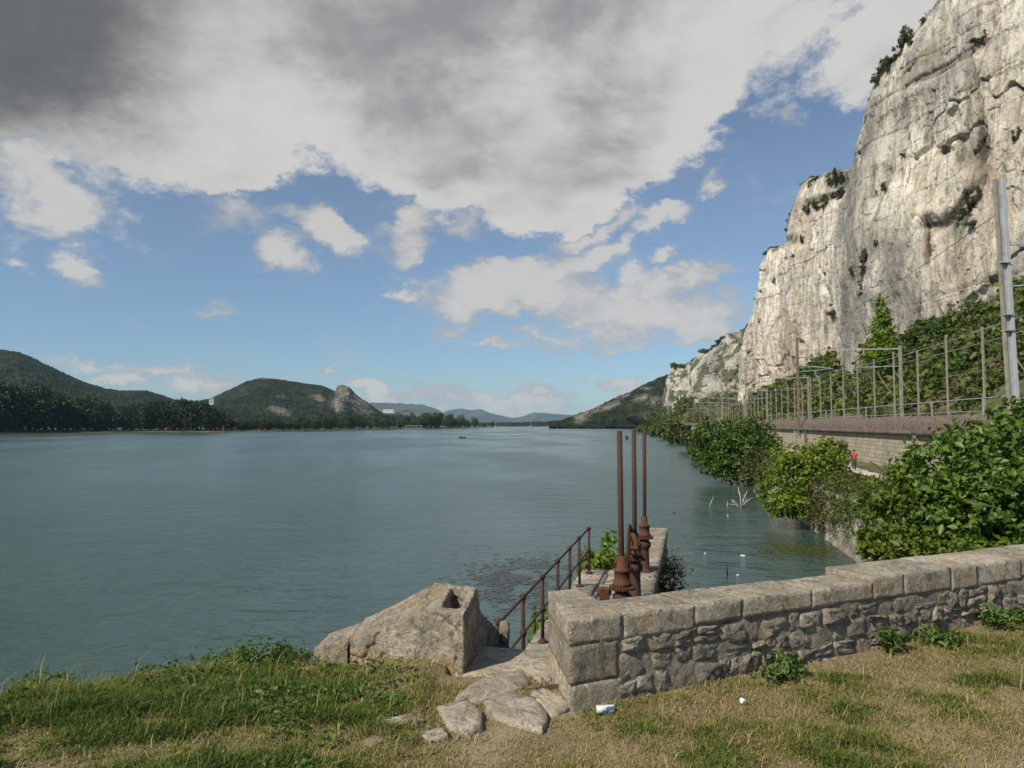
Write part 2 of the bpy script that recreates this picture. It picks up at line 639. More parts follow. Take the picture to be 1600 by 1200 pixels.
M_WALL = mat_stone('wall_limestone', (0.52, 0.475, 0.39), (0.32, 0.285, 0.23), (0.45, 0.33, 0.18), 1.0, 0.6, 0.9)
M_COPE = mat_stone('coping_limestone', (0.62, 0.57, 0.46), (0.42, 0.375, 0.295), (0.52, 0.36, 0.16), 1.0, 0.85, 0.9)
M_BLOCK = mat_stone('block_limestone', (0.52, 0.47, 0.375), (0.34, 0.305, 0.24), (0.50, 0.33, 0.12), 0.9, 0.75, 1.0)
M_FLAG = mat_stone('flagstone', (0.58, 0.52, 0.42), (0.42, 0.37, 0.29), (0.42, 0.34, 0.22), 0.9, 0.5, 0.6)
M_MORTAR = mat_stone('lime_mortar', (0.46, 0.42, 0.345), (0.33, 0.30, 0.24), (0.37, 0.30, 0.19), 1.3, 0.4, 1.0)
M_PIER = mat_stone('pier_stone', (0.50, 0.455, 0.365), (0.29, 0.26, 0.20), (0.38, 0.30, 0.17), 0.6, 0.5, 0.6)
M_RUST = mat_rust('rusted_iron', (0.050, 0.025, 0.018), (0.082, 0.038, 0.024), (0.050, 0.033, 0.028))
M_RUST_O = mat_rust('orange_rusted_iron', (0.075, 0.030, 0.016), (0.125, 0.048, 0.022), (0.060, 0.028, 0.018))
M_RAILING = mat_rust('railing_iron', (0.045, 0.026, 0.020), (0.075, 0.038, 0.026), (0.04, 0.03, 0.027))
M_BARK = mat_plain('bark', (0.11, 0.085, 0.062), 0.9, var=0.4, scale=6, bstr=0.5)
M_FIG = mat_leaf('fig_leaf', (0.065, 0.125, 0.016), (0.25, 0.325, 0.040), 0.38)
M_FIGDK = mat_leaf('dark_fig_leaf', (0.030, 0.075, 0.016), (0.155, 0.235, 0.038), 0.32, 0.42)
M_TREE = mat_leaf('riverside_leaf', (0.018, 0.034, 0.012), (0.048, 0.078, 0.024), 0.22)  # cloud shadow over the left shore is put into this dark green
M_SCRUB = mat_leaf('scrub_leaf', (0.038, 0.068, 0.015), (0.145, 0.180, 0.040), 0.30)
M_CREV = mat_leaf('rock_shrub_leaf', (0.045, 0.052, 0.022), (0.11, 0.11, 0.045), 0.2)
M_POINT = mat_leaf('shore_leaf', (0.026, 0.052, 0.014), (0.075, 0.115, 0.030), 0.25)
M_CYP = mat_leaf('bright_tree_leaf', (0.09, 0.16, 0.014), (0.24, 0.33, 0.03), 0.35)
M_DRYBUSH = mat_leaf('dry_scrub_leaf', (0.085, 0.070, 0.030), (0.20, 0.155, 0.065), 0.25)
M_WEED = mat_leaf('weed_leaf', (0.045, 0.10, 0.016), (0.14, 0.22, 0.04), 0.32)

# cliff limestone: stains, painted crack shade and fresh rock come as attributes with shapes of their own
m_cliff, t, b = new_mat('cliff_limestone')
p = geo_pos(t)
c = mixc(t, maprange(t, noise_n(t, p, 0.09, 5, 0.6).outputs['Fac'], 0.35, 0.65), (0.66, 0.605, 0.51), (0.84, 0.79, 0.69))
streak = noise_n(t, mapping(t, p, (0.7, 0.7, 0.045)), 1.0, 7, 0.66).outputs['Fac']
c = mixc(t, M(t, 'MULTIPLY', maprange(t, streak, 0.51, 0.59), 0.65), c, (0.31, 0.295, 0.26))
tan = noise_n(t, mapping(t, p, (0.3, 0.3, 0.05)), 1.0, 6, 0.65).outputs['Fac']
c = mixc(t, M(t, 'MULTIPLY', maprange(t, tan, 0.54, 0.66), 0.5), c, (0.52, 0.40, 0.26))
c = mixc(t, M(t, 'MULTIPLY', attr(t, 'grey'), 0.85), c, (0.245, 0.24, 0.22))
c = mixc(t, M(t, 'MULTIPLY', attr(t, 'ochre'), 0.75), c, (0.42, 0.29, 0.165))
pit = noise_n(t, mapping(t, p, (1.0, 1.0, 0.4)), 0.7, 7, 0.72).outputs['Fac']
c = mixc(t, M(t, 'MULTIPLY', maprange(t, pit, 0.53, 0.62), 0.7), c, (0.22, 0.20, 0.16))
c = mixc(t, M(t, 'MULTIPLY', attr(t, 'shade_stain'), 0.9), c, (0.075, 0.062, 0.048))  # painted shade of cracks, ledges and overhangs, with some brown streaking
c = mixc(t, M(t, 'MULTIPLY', attr(t, 'green'), 0.85), c, (0.055, 0.075, 0.025))
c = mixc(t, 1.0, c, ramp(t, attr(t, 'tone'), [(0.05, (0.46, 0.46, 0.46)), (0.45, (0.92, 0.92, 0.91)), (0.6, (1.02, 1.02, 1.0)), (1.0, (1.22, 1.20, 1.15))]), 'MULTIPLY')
fine = noise_n(t, p, 2.6, 5, 0.7).outputs['Fac']
c = mixc(t, 1.0, c, ramp(t, fine, [(0.3, (0.75, 0.75, 0.75)), (0.7, (1.12, 1.12, 1.12))]), 'MULTIPLY')
link(t, c, b.inputs['Base Color'])
b.inputs['Roughness'].default_value = 0.95
hh = M(t, 'MULTIPLY_ADD', fine, 0.4, M(t, 'MULTIPLY_ADD', streak, 0.8, pit))
bump(t, hh, 0.9, 0.9, b)

# wooded hillside far away
m_hill, t, b = new_mat('wooded_hill')
p = geo_pos(t)
n1 = noise_n(t, p, 0.010, 6, 0.6).outputs['Fac']
n2 = noise_n(t, p, 0.09, 6, 0.7).outputs['Fac']
c = mixc(t, maprange(t, n1, 0.35, 0.65), (0.018, 0.028, 0.011), (0.058, 0.066, 0.028))  # low albedo stands in for cloud shadow on the left hills
c = mixc(t, maprange(t, n2, 0.42, 0.58), c, (0.008, 0.013, 0.006))
c = mixc(t, attr(t, 'rock'), c, mixc(t, maprange(t, n2, 0.4, 0.6), (0.30, 0.27, 0.22), (0.17, 0.16, 0.14)))
link(t, c, b.inputs['Base Color'])
b.inputs['Roughness'].default_value = 1.0
b.inputs['Specular IOR Level'].default_value = 0.1
bump(t, n2, 1.0, 9.0, b)
m_mount = mat_plain('distant_mountain', (0.05, 0.062, 0.05), 1.0, var=0.3, scale=0.002, bstr=0)

# talus and bank earth
m_earth, t, b = new_mat('scrub_earth')
p = geo_pos(t)
n1 = noise_n(t, p, 0.11, 5, 0.6).outputs['Fac']
n2 = noise_n(t, p, 0.9, 6, 0.7).outputs['Fac']
c = mixc(t, maprange(t, n1, 0.38, 0.62), (0.070, 0.092, 0.028), (0.17, 0.145, 0.070))
c = mixc(t, maprange(t, n2, 0.45, 0.7), c, (0.045, 0.062, 0.020))
link(t, c, b.inputs['Base Color'])
b.inputs['Roughness'].default_value = 1.0
bump(t, n2, 1.0, 0.5, b)

# ================================================================== water
def disc(name, r, z, mat, kind):
    n = 64
    rings = [0] + [2 ** k * 12.0 for k in range(0, 12) if 2 ** k * 12.0 < r] + [r]
    vs = [(0, 0, z)]
    fs4, fs3 = [], []
    for ri, rr in enumerate(rings[1:]):
        for k in range(n):
            a = 2 * math.pi * k / n
            vs.append((rr * math.cos(a), rr * math.sin(a), z))
    for k in range(n):
        fs3.append((0, 1 + k, 1 + (k + 1) % n))
    for i in range(len(rings) - 2):
        for k in range(n):
            a, b2 = 1 + i * n + k, 1 + i * n + (k + 1) % n
            fs4.append((a, a + n, b2 + n, b2))
    return tag(obj(name, np_mesh(name, vs, [np.array(fs3), np.array(fs4)], mat)), kind=kind)


disc('river', 12500.0, 0.0, m_water, 'structure')

# ================================================================== cliffs
def cliff(name, cols, nu, nv, seed, lean=6.0, feats=None, amp=1.0, bulk=2.2):
    """cols: (px, foot_y, top_y, depth) in the photograph and metres; a displaced rock sheet with its own depth"""
    cols = np.array(cols, dtype=float)
    s = np.concatenate([[0], np.cumsum(np.hypot(np.diff(cols[:, 0]), np.diff(cols[:, 3]) * 1.5))])
    s /= s[-1]
    u = np.linspace(0, 1, nu)
    px, fy, ty, dp = (np.interp(u, s, cols[:, k]) for k in range(4))
    wob = fbm(np.stack([u * 40, u * 0 + seed, u * 0], 1), 4, 0.55, seed)
    ty = ty + wob * 9 * amp
    foot = np.array([at(a, b_, d) for a, b_, d in zip(px, fy, dp)])
    foot[:, 2] -= 6.0
    v = np.linspace(0, 1, nv)
    top = np.array([at(a, b_, d + lean) for a, b_, d in zip(px, ty, dp)])
    P = foot[:, None, :] * (1 - v)[None, :, None] + top[:, None, :] * v[None, :, None]
    # bulging profile: steep below, laid back towards the rim
    back = top - foot
    du = np.gradient(foot, axis=0)
    nrm = np.stack([-du[:, 1], du[:, 0], np.zeros(nu)], 1)
    nrm /= np.linalg.norm(nrm, axis=1)[:, None] + 1e-9
    mid = foot.mean(0)
    if (nrm.mean(0) * (np.array([0, 0, EYE]) - mid)).sum() < 0:
        nrm = -nrm
    k = np.ones(25) / 25
    for q in range(3):
        nrm[:, q] = np.convolve(np.pad(nrm[:, q], 12, mode='edge'), k, mode='valid')
    bulge = np.sin(np.pi * v ** 1.3) * 1.2 * amp
    Q = P.reshape(-1, 3)
    low = fbm(Q / 26.0, 3, 0.5, seed + 1)
    flute = ridged(Q * np.array([1 / 9.0, 1 / 9.0, 1 / 60.0]), 3, seed + 2)
    stepn = fbm(Q * np.array([1 / 9.0, 1 / 9.0, 1 / 34.0]), 4, 0.5, seed + 3)
    blocks = np.round(stepn * 4.0 + 0.35 * fbm(Q / 2.5, 2, 0.5, seed + 4)) / 4.0
    strata = np.round(Q[:, 2] / 7.0 + 1.6 * fbm(Q / 30.0, 3, 0.5, seed + 5))
    sr = nz(np.stack([strata, strata * 0 + 3.3, strata * 0], 1), seed + 6) - 0.5
    fine = fbm(Q / 3.0, 4, 0.6, seed + 7)
    crack = ridged(Q * np.array([1 / 11.0, 1 / 11.0, 1 / 34.0]) + 0.25 * fbm(Q / 8.0, 2, 0.5, seed + 9)[:, None], 1, seed + 8)
    crack = sstep(0.93, 0.995, crack)
    b2n = fbm(Q * np.array([1 / 3.4, 1 / 3.4, 1 / 15.0]), 3, 0.5, seed + 21)
    blocks2 = np.round(b2n * 3.5) / 3.5
    b3n = fbm(Q * np.array([1 / 1.4, 1 / 1.4, 1 / 4.5]), 2, 0.5, seed + 22)
    blocks3 = np.round(b3n * 3.0) / 3.0
    vcr = sstep(0.86, 0.985, ridged(Q * np.array([1 / 4.2, 1 / 4.2, 1 / 45.0]) + 0.12 * fbm(Q / 6.0, 2, 0.5, seed + 24)[:, None], 1, seed + 23)) * sstep(-0.15, 0.25, fbm(Q / 15.0, 2, 0.5, seed + 25))
    ledge = (Q[:, 2] / 11.0 + 0.7 * fbm(Q / 60.0, 2, 0.5, seed + 26)) % 1.0
    ledge = np.where(ledge < 0.10, 1 - ledge / 0.10, 0) * sstep(-0.05, 0.35, fbm(Q / 22.0, 2, 0.5, seed + 27))
    d = bulk * low + 1.6 * (flute - 0.5) + 1.3 * blocks + 0.8 * blocks2 + 0.32 * blocks3 + 0.8 * sr + 0.28 * fine - 1.6 * crack - 1.1 * vcr - 0.45 * ledge
    d = d.reshape(nu, nv) * amp
    grey = sstep(0.05, 0.35, fbm(Q * np.array([1 / 13.0, 1 / 13.0, 1 / 50.0]), 5, 0.6, seed + 11))
    ochre = sstep(0.12, 0.5, fbm(Q * np.array([1 / 18.0, 1 / 18.0, 1 / 30.0]), 4, 0.6, seed + 12))
    shade_stain = np.maximum(0.6 * crack * sstep(-0.2, 0.3, fbm(Q / 20.0, 2, 0.5, seed + 13)), 0.5 * vcr)  # shade inside the cracks, put into the colour
    shade_stain = np.maximum(shade_stain, 0.28 * ledge)  # undercut ledges get painted shade too
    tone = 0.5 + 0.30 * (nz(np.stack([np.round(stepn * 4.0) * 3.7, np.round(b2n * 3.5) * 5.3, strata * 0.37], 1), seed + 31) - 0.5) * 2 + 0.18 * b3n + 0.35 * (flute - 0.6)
    green = sstep(0.42, 0.62, fbm(Q / 7.0, 4, 0.6, seed + 14)) * 0.8
    X, Y = project(Q)
    if feats:
        grey, ochre, shade_stain, green, extra = feats(X, Y, Q, grey, ochre, shade_stain, green)
        d = d + extra.reshape(nu, nv)
    edge = np.minimum(1.0, (1 - v) * 12)[None, :]
    P = P + nrm[:, None, :] * (d * edge + bulge[None, :])[:, :, None]
    # a plateau behind the rim
    rim = P[:, -1, :]
    back1 = rim - nrm * 14 + np.array([0, 0, 2.0])
    back2 = rim - nrm * 60 + np.array([0, 0, 1.0])
    back3 = back2.copy()
    back3[:, 2] = -1.0
    P = np.concatenate([P, back1[:, None], back2[:, None], back3[:, None]], axis=1)
    nvv = nv + 3

    def ext(a, val):
        a = a.reshape(nu, nv)
        return np.concatenate([a, np.full((nu, 3), val)], 1).ravel()
    gr = ext(np.maximum(green, np.tile((v > 0.985), (nu, 1)).ravel() * 0.6), 0.9)
    F = grid_faces(nu, nvv)
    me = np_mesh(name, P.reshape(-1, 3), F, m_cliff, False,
                 dict(grey=ext(grey, 0.3), ochre=ext(ochre, 0), shade_stain=ext(shade_stain, 0), green=gr, tone=ext(tone, 0.5)))
    o = tag(obj(name, me), kind='structure')
    return o, foot + np.array([0, 0, 6.0]), P[:, :nv, :], nrm


def gauss(X, Y, cx, cy, rx, ry, rot=0.0):
    c, s = math.cos(math.radians(rot)), math.sin(math.radians(rot))
    a = (X - cx) * c + (Y - cy) * s
    b_ = -(X - cx) * s + (Y - cy) * c
    return np.exp(-(a / rx) ** 2 - (b_ / ry) ** 2)


def feats_near(X, Y, Q, grey, ochre, shade_stain, green):
    w = np.clip(0.85 + 1.5 * fbm(Q / np.array([6.0, 6.0, 11.0]), 4, 0.65, 91), 0, 1.6)
    grey = np.clip(grey * 0.75 + w * (gauss(X, Y, 1400, 450, 60, 95, 10) * 1.1 + gauss(X, Y, 1345, 330, 25, 120) * .7 + gauss(X, Y, 1460, 90, 60, 70, -25) * .8 + gauss(X, Y, 1360, 230, 22, 90, 15) * .6), 0, 1)
    ochre = np.clip(ochre * 0.4 + w * (gauss(X, Y, 1500, 420, 35, 75) * .5 + gauss(X, Y, 1565, 330, 35, 90) * .55 + gauss(X, Y, 1460, 395, 9, 70) * .9), 0, 1)
    shade_stain = np.clip(shade_stain + w * (gauss(X, Y, 1545, 225, 8, 55) * 1.0 + gauss(X, Y, 1510, 322, 5, 45, 40) * 1.0 + gauss(X, Y, 1460, 400, 3.5, 60) * 1.5 + gauss(X, Y, 1445, 455, 3, 35, 12) * 1.0 + gauss(X, Y, 1532, 330, 3, 60, 20) * 1.0 + gauss(X, Y, 1390, 300, 2.5, 60, 8) * .8 + gauss(X, Y, 1472, 352, 20, 4, -8) * 1.0  # painted shade in cracks and below the overhanging block, plus a brown streak
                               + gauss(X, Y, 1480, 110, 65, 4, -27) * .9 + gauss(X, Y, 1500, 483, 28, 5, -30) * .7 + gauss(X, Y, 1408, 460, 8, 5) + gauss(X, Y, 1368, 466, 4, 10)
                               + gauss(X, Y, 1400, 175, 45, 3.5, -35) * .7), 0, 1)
    green = np.clip(green * 0.6 + w * (gauss(X, Y, 1515, 350, 14, 26, 20) * .9 + gauss(X, Y, 1393, 105, 22, 20, -40) * 1.1), 0, 1)
    extra = 2.2 * gauss(X, Y, 1476, 332, 20, 12, -12) - 0.5 * gauss(X, Y, 1470, 356, 22, 5, -8) - 1.3 * gauss(X, Y, 1512, 325, 6, 42, 40) \
        - 1.8 * gauss(X, Y, 1460, 405, 5, 65) - 1.6 * gauss(X, Y, 1545, 225, 9, 55) + 1.4 * gauss(X, Y, 1450, 135, 55, 18, -27) \
        - 1.5 * gauss(X, Y, 1480, 108, 70, 6, -27) + 2 * gauss(X, Y, 1365, 300, 14, 160, 6)
    return grey, ochre, shade_stain, green, extra


def feats_mid(X, Y, Q, grey, ochre, shade_stain, green):
    w = 1 + 0.4 * fbm(Q / 6.0, 3, 0.6, 92)
    grey = grey * 0.6
    ochre = np.clip(ochre * 0.5 + w * gauss(X, Y, 1230, 560, 60, 60) * .35, 0, 1)
    shade_stain = np.clip(shade_stain + w * (gauss(X, Y, 1319, 320, 5, 40) * .9 + gauss(X, Y, 1312, 400, 6, 60) * .5), 0, 1)  # shade of the gully between the cliffs, painted dark
    green = np.clip(green * 0.6 + w * (gauss(X, Y, 1290, 312, 35, 5, -18) * 1.2 + gauss(X, Y, 1308, 285, 14, 12) * 1.0 + gauss(X, Y, 1250, 372, 12, 8) * .9), 0, 1)
    extra = -1.2 * gauss(X, Y, 1290, 310, 36, 5, -18) - 5 * gauss(X, Y, 1320, 330, 7, 60) + 4 * gauss(X, Y, 1255, 470, 12, 130) - 5 * gauss(X, Y, 1224, 470, 4, 90) + 4 * gauss(X, Y, 1200, 520, 14, 130)
    return grey, ochre, shade_stain, green, extra


def feats_far(X, Y, Q, grey, ochre, shade_stain, green):
    grey = np.clip(0.62 + grey * 0.5, 0, 1) * (1 - 0.9 * gauss(X, Y, 1098, 590, 9, 40)) * (1 - .7 * gauss(X, Y, 1056, 600, 10, 40))
    green = np.clip(green * 0.5 + sstep(0.02, 0.14, fbm(Q / 11.0, 4, 0.65, 93)), 0, 1)
    return grey, ochre * .4, shade_stain, green, -14 * gauss(X, Y, 1082, 605, 7, 40) + 8 * gauss(X, Y, 1100, 600, 7, 60)


A_COLS = [(1720, 395, -200, 128), (1620, 450, -150, 138), (1530, 492, -70, 150), (1465, 517, 0, 160), (1410, 532, 70, 170), (1370, 542, 120, 178),
          (1350, 548, 180, 184), (1336, 550, 262, 190), (1322, 552, 300, 198), (1326, 552, 330, 215)]
B_COLS = [(1350, 560, 262, 228), (1325, 556, 268, 236), (1290, 566, 270, 252), (1262, 590, 280, 266), (1240, 604, 316, 280), (1230, 608, 345, 290), (1229, 610, 380, 318),
          (1201, 612, 392, 335), (1189, 615, 428, 346), (1179, 618, 478, 358), (1167, 621, 512, 372), (1161, 623, 575, 384), (1166, 623, 590, 420)]
C_COLS = [(1180, 618, 502, 560), (1165, 619, 509, 570), (1130, 622, 530, 590), (1108, 627, 550, 610), (1094, 631, 562, 640), (1088, 624, 566, 690), (1075, 622, 572, 700),
          (1060, 632, 576, 715), (1050, 637, 579, 730), (1043, 639, 596, 745), (1040, 640, 628, 760), (1046, 640, 630, 820)]
near_o, near_foot, near_P, near_n = cliff('cliff_near', A_COLS, 540, 600, 3, 9.0, feats_near)
mid_o, mid_foot, mid_P, mid_n = cliff('cliff_middle', B_COLS, 380, 330, 23, 9.0, feats_mid, 1.0, 3.2)
far_o, far_foot, far_P, far_n = cliff('cliff_far', C_COLS, 260, 170, 43, 30.0, feats_far, 1.7, 3.5)

# ------------------------------------------------------------------ railway line geometry (runs away to the right of the river)
def rail_x(off, Y):
    return off + 0.2 * Y


# the scrub slope from the railway up to the foot of the cliffs
sl_pts = []
for ft in (near_foot, mid_foot, far_foot):
    sl_pts += [tuple(q) for q in ft[::6]]
sl_pts = np.array(sorted([q for q in sl_pts], key=lambda q: -q[0] / q[1]))
# smooth monotone walk along the cliff foot
tt = np.linspace(0, 1, len(sl_pts))
nu, nv = 220, 46
us = np.linspace(0, 1, nu)
kk = np.ones(7) / 7
sm = np.stack([np.convolve(np.pad(sl_pts[:, q], 3, mode='edge'), kk, mode='valid') for q in range(3)], 1)
footc = np.stack([np.interp(us, tt, sm[:, q]) for q in range(3)], 1)
tail = np.linspace(0, 1, 40)[1:, None]
head = np.linspace(1, 0, 12)[:-1, None]
footc = np.concatenate([footc[0] + head * np.array([60.0, -30.0, 6.0]), footc, footc[-1] + tail * np.array([30.0, 700.0, -16.0])])
nu = len(footc)
Yr = np.interp(footc[:, 1], [98, 128, 198, 230, 3000], [20, 48, 150, 198, 2774])
railp = np.stack([rail_x(33.5, Yr), Yr, np.full(nu, 6.7)], 1)
railp[:, 0] = np.where(Yr > 500, rail_x(33.5, Yr) - 0.10 * (Yr - 500), railp[:, 0])
vv = np.linspace(0, 1.25, nv)
SL = railp[:, None, :] + (footc - railp)[:, None, :] * vv[None, :, None]
q = SL.reshape(-1, 3)
dz = (fbm(q / 9.0, 4, 0.55, 71) * 1.8 + fbm(q / 40.0, 3, 0.5, 72) * 2.5).reshape(nu, nv)
rise = np.sin(np.clip(vv, 0, 1) * np.pi)[None, :]
SL[:, :, 2] += dz * rise - 1.5 * rise
slope_o = tag(obj('scrub_slope', np_mesh('scrub_slope', SL.reshape(-1, 3), grid_faces(nu, nv), m_earth, True)), kind='structure')


# ================================================================== hills
def hill(name, sil, depth, foot_depth, foot_z, mat, seed, nu=240, nv=36, bumpy=1.0, rocks=None, back=0.6, fz_py=None):
    sil = np.array(sil, dtype=float)
    px = np.linspace(sil[0, 0], sil[-1, 0], nu)
    py = np.interp(px, sil[:, 0], sil[:, 1])
    mpx = depth / F_PX
    ridge = np.array([at(a, b_, depth) for a, b_ in zip(px, py)])
    foot = np.array([at(a, HORIZON, foot_depth) for a in px])
    foot[:, 2] = foot_z
    v = np.linspace(0, 1, nv)
    P = foot[:, None] * (1 - v)[None, :, None] + ridge[:, None] * v[None, :, None]
    q = P.reshape(-1, 3)
    fade = np.sin(np.pi * np.clip(v, 0, 1) * 0.5 + 0.0)[None, :] * (1 - 0.75 * v[None, :] ** 6)
    d = fbm(q / (28 * mpx), 5, 0.55, seed).reshape(nu, nv) * 9 * mpx * np.sin(np.pi * v)[None, :] + \
        fbm(q / (3.2 * mpx), 3, 0.65, seed + 5).reshape(nu, nv) * 2.0 * mpx * bumpy
    P[:, :, 2] += d
    b1 = P[:, -1] * np.array([1 + back, 1 + back, 1])
    b1[:, 2] = foot_z - 2
    P = np.concatenate([P, b1[:, None]], 1)
    rock = np.zeros(nu * (nv + 1))
    if rocks:
        qq = P.reshape(-1, 3)
        X, Y = project(qq)
        w = 0.55 + 0.9 * fbm(qq / (7 * mpx), 4, 0.6, seed + 8)
        for (cx, cyy, rx, ry, rot, s) in rocks:
            rock = np.maximum(rock, np.clip(gauss(X, Y, cx, cyy, rx, ry, rot) * s * 2.0 * w - 0.25, 0, 1))
    me = np_mesh(name, P.reshape(-1, 3), grid_faces(nu, nv + 1), mat, True, dict(rock=rock))
    return tag(obj(name, me), kind='structure')


hill('wooded_hill', [(-420, 500), (-200, 520), (-60, 540), (0, 546), (30, 550), (60, 563), (100, 583), (130, 596), (165, 607), (185, 610), (230, 610), (255, 618), (275, 625),
                     (300, 628), (335, 631), (420, 645)], 1900, 1000, 1.0, m_hill, 101, 520, 90, 1.2)
hill('rocky_hill', [(210, 646), (280, 633), (330, 622), (360, 608), (385, 596), (408, 590), (430, 592), (470, 598), (505, 603), (519, 609), (524, 612), (527, 603), (534, 601),
                    (545, 604), (552, 612), (560, 620), (575, 629), (590, 640), (604, 650)], 2300, 1350, 1.0, m_hill, 131, 460, 100, 1.0,
     [(537, 612, 14, 16, 30, 1.2), (560, 630, 26, 14, 35, 1.0), (528, 632, 14, 10, 40, 1.3), (437, 642, 18, 6, 20, 1.0), (497, 622, 14, 6, 20, .8), (412, 591, 8, 2, 0, 1.0), (440, 620, 10, 4, 0, .6)])
hill('low_rocky_ridge', [(575, 650), (590, 645), (612, 648), (626, 643), (634, 640), (641, 641), (650, 650), (660, 655)], 2600, 1900, 1.0, m_hill, 151, 120, 24, 0.8, [(636, 645, 12, 5, 0, 1.0)])
hill('far_embankment', [(640, 657), (700, 659.5), (760, 660), (845, 659.5), (870, 658), (900, 657)], 2300, 2150, 0.5, m_hill, 161, 160, 10, 0.5)
hill('distant_mountain_range', [(520, 640), (560, 632), (580, 629), (620, 630), (660, 632), (685, 640), (700, 650), (720, 656)], 8600, 7600, 0.5, m_mount, 171, 200, 30, 0.5)
hill('distant_mountains', [(660, 656), (690, 646), (700, 641), (720, 638), (735, 641), (750, 639), (765, 645), (790, 651), (805, 653), (815, 651), (835, 644), (860, 646), (885, 648), (930, 650), (980, 652)],
     10500, 9300, 0.5, m_mount, 181, 240, 30, 0.5)
hill('rocky_green_hill', [(858, 661), (880, 656), (905, 646), (930, 637), (960, 622), (985, 612), (1000, 604), (1020, 594), (1035, 588), (1050, 585), (1070, 588), (1100, 598), (1180, 600)], 1350, 1050, 2.0, m_hill, 191, 260, 60, 1.6,
     [(910, 650, 16, 9, -40, 1.2), (955, 633, 20, 6, -25, .9), (1000, 622, 16, 6, -15, .9), (930, 640, 14, 5, -30, .9), (1025, 628, 16, 9, 0, 1.0), (975, 618, 14, 4, -25, .9), (1010, 607, 12, 4, 0, .7)])

# ================================================================== banks of the river
GROUND = 4.6


def shore_strip(name, pts, out, mat, seed, zs=(-2.0, 0.15, 0.7, 2.0), offs=(-2.0, 0.0, 3.0, 30.0), far=600.0):
    """a low bank along a polyline; `out` points inland"""
    pts = np.array(pts, dtype=float)
    L = np.concatenate([[0], np.cumsum(np.hypot(*np.diff(pts, axis=0).T))])
    s = np.linspace(0, L[-1], int(max(60, L[-1] / 4)))
    c = np.stack([np.interp(s, L, pts[:, 0]), np.interp(s, L, pts[:, 1])], 1)
    d = np.gradient(c, axis=0)
    n = np.stack([d[:, 1], -d[:, 0]], 1)
    n /= np.linalg.norm(n, axis=1)[:, None]
    if (n.mean(0) * np.array(out)).sum() < 0:
        n = -n
    wob = fbm(np.stack([s / 14, s * 0, s * 0], 1), 3, 0.6, seed) * 1.6
    rows = []
    for o_, z_ in list(zip(offs, zs)) + [(far, zs[-1] + 2)]:
        r = np.stack([c[:, 0] + n[:, 0] * (o_ + wob * (o_ < 20)), c[:, 1] + n[:, 1] * (o_ + wob * (o_ < 20)), np.full(len(c), z_)], 1)
        rows.append(r)
    P = np.stack(rows, 1)
    return tag(obj(name, np_mesh(name, P.reshape(-1, 3), grid_faces(len(c), P.shape[1]), mat, True)), kind='structure')


LEFT_SHORE = [(-520, 330), (-430, 400), (-401, 419), (-354, 509), (-297, 570), (-232, 594), (-186, 648), (-155, 891), (-95, 1097), (-43, 1426), (-36, 1900), (-30, 2200)]
RIGHT_SHORE = [(133, 548), (165, 792), (177, 1018), (169, 1296), (124, 1780), (110, 2200)]
m_bank, t, b = new_mat('far_bank_grass')
p = geo_pos(t)
n1 = noise_n(t, p, 0.05, 5, 0.6).outputs['Fac']
link(t, mixc(t, maprange(t, n1, 0.4, 0.6), (0.05, 0.062, 0.022), (0.13, 0.115, 0.06)), b.inputs['Base Color'])
b.inputs['Roughness'].default_value = 1.0
shore_strip('left_bank', LEFT_SHORE, (-1, 0), m_bank, 201)
shore_strip('right_far_bank', RIGHT_SHORE, (1, 0), m_bank, 202)


def quay_x(Y):
    return 9.0 + 0.21 * Y


def wall_x(Y):
    return 18.3 + 0.2 * Y


# right bank: quay edge, path shelf, foot of the railway wall
Ys = np.concatenate([np.linspace(4, 90, 130), np.linspace(92, 560, 120)])
offs = np.linspace(0, 1, 16)
rows = []
for Yv in Ys:
    q0, w0 = quay_x(Yv), wall_x(Yv) + 0.3
    row = [(q0 - 2.5, Yv, -2.0), (q0 - 0.5, Yv, -0.4), (q0 + 0.25, Yv, 1.7)]
    for o_ in offs:
        row.append((q0 + 0.9 + (w0 - q0 - 0.9) * o_, Yv, 2.75 + 0.15 * o_))
    rows.append(row)
RB = np.array(rows)
q = RB.reshape(-1, 3)
nrm_ = (fbm(q / 2.2, 4, 0.6, 211) * 0.16).reshape(RB.shape[:2])
RB[:, 1:, 2] += nrm_[:, 1:]
RB[:, 1:3, 0] += (fbm(q / 1.5, 3, 0.6, 212) * 0.4).reshape(RB.shape[:2])[:, 1:3]
tag(obj('right_bank', np_mesh('right_bank', RB.reshape(-1, 3), grid_faces(len(Ys), RB.shape[1]), m_earth, True)), kind='structure')

# old stone quay under the bushes
qm = []
Yq = np.linspace(9, 62, 200)
for Yv in Yq:
    qm.append([(quay_x(Yv) - 0.25 - 0.25 * (1 - zz / 2.6), Yv, zz) for zz in np.linspace(-1.0, 2.55, 24)] + [(quay_x(Yv) + 0.6, Yv, 2.6)])
qm = np.array(qm)
q = qm.reshape(-1, 3)
blk = np.round(fbm(q / np.array([1.0, 0.9, 0.6]), 2, 0.5, 221) * 5) / 5
qm[:, :, 0] += (fbm(q / 0.8, 4, 0.6, 222) * 0.18 + blk * 0.22).reshape(qm.shape[:2])
tag(obj('quay_wall', np_mesh('quay_wall', qm.reshape(-1, 3), grid_faces(len(Yq), qm.shape[1]), M_PIER)),
    'crumbling pale stone quay wall at the water under the fig bushes', 'quay')

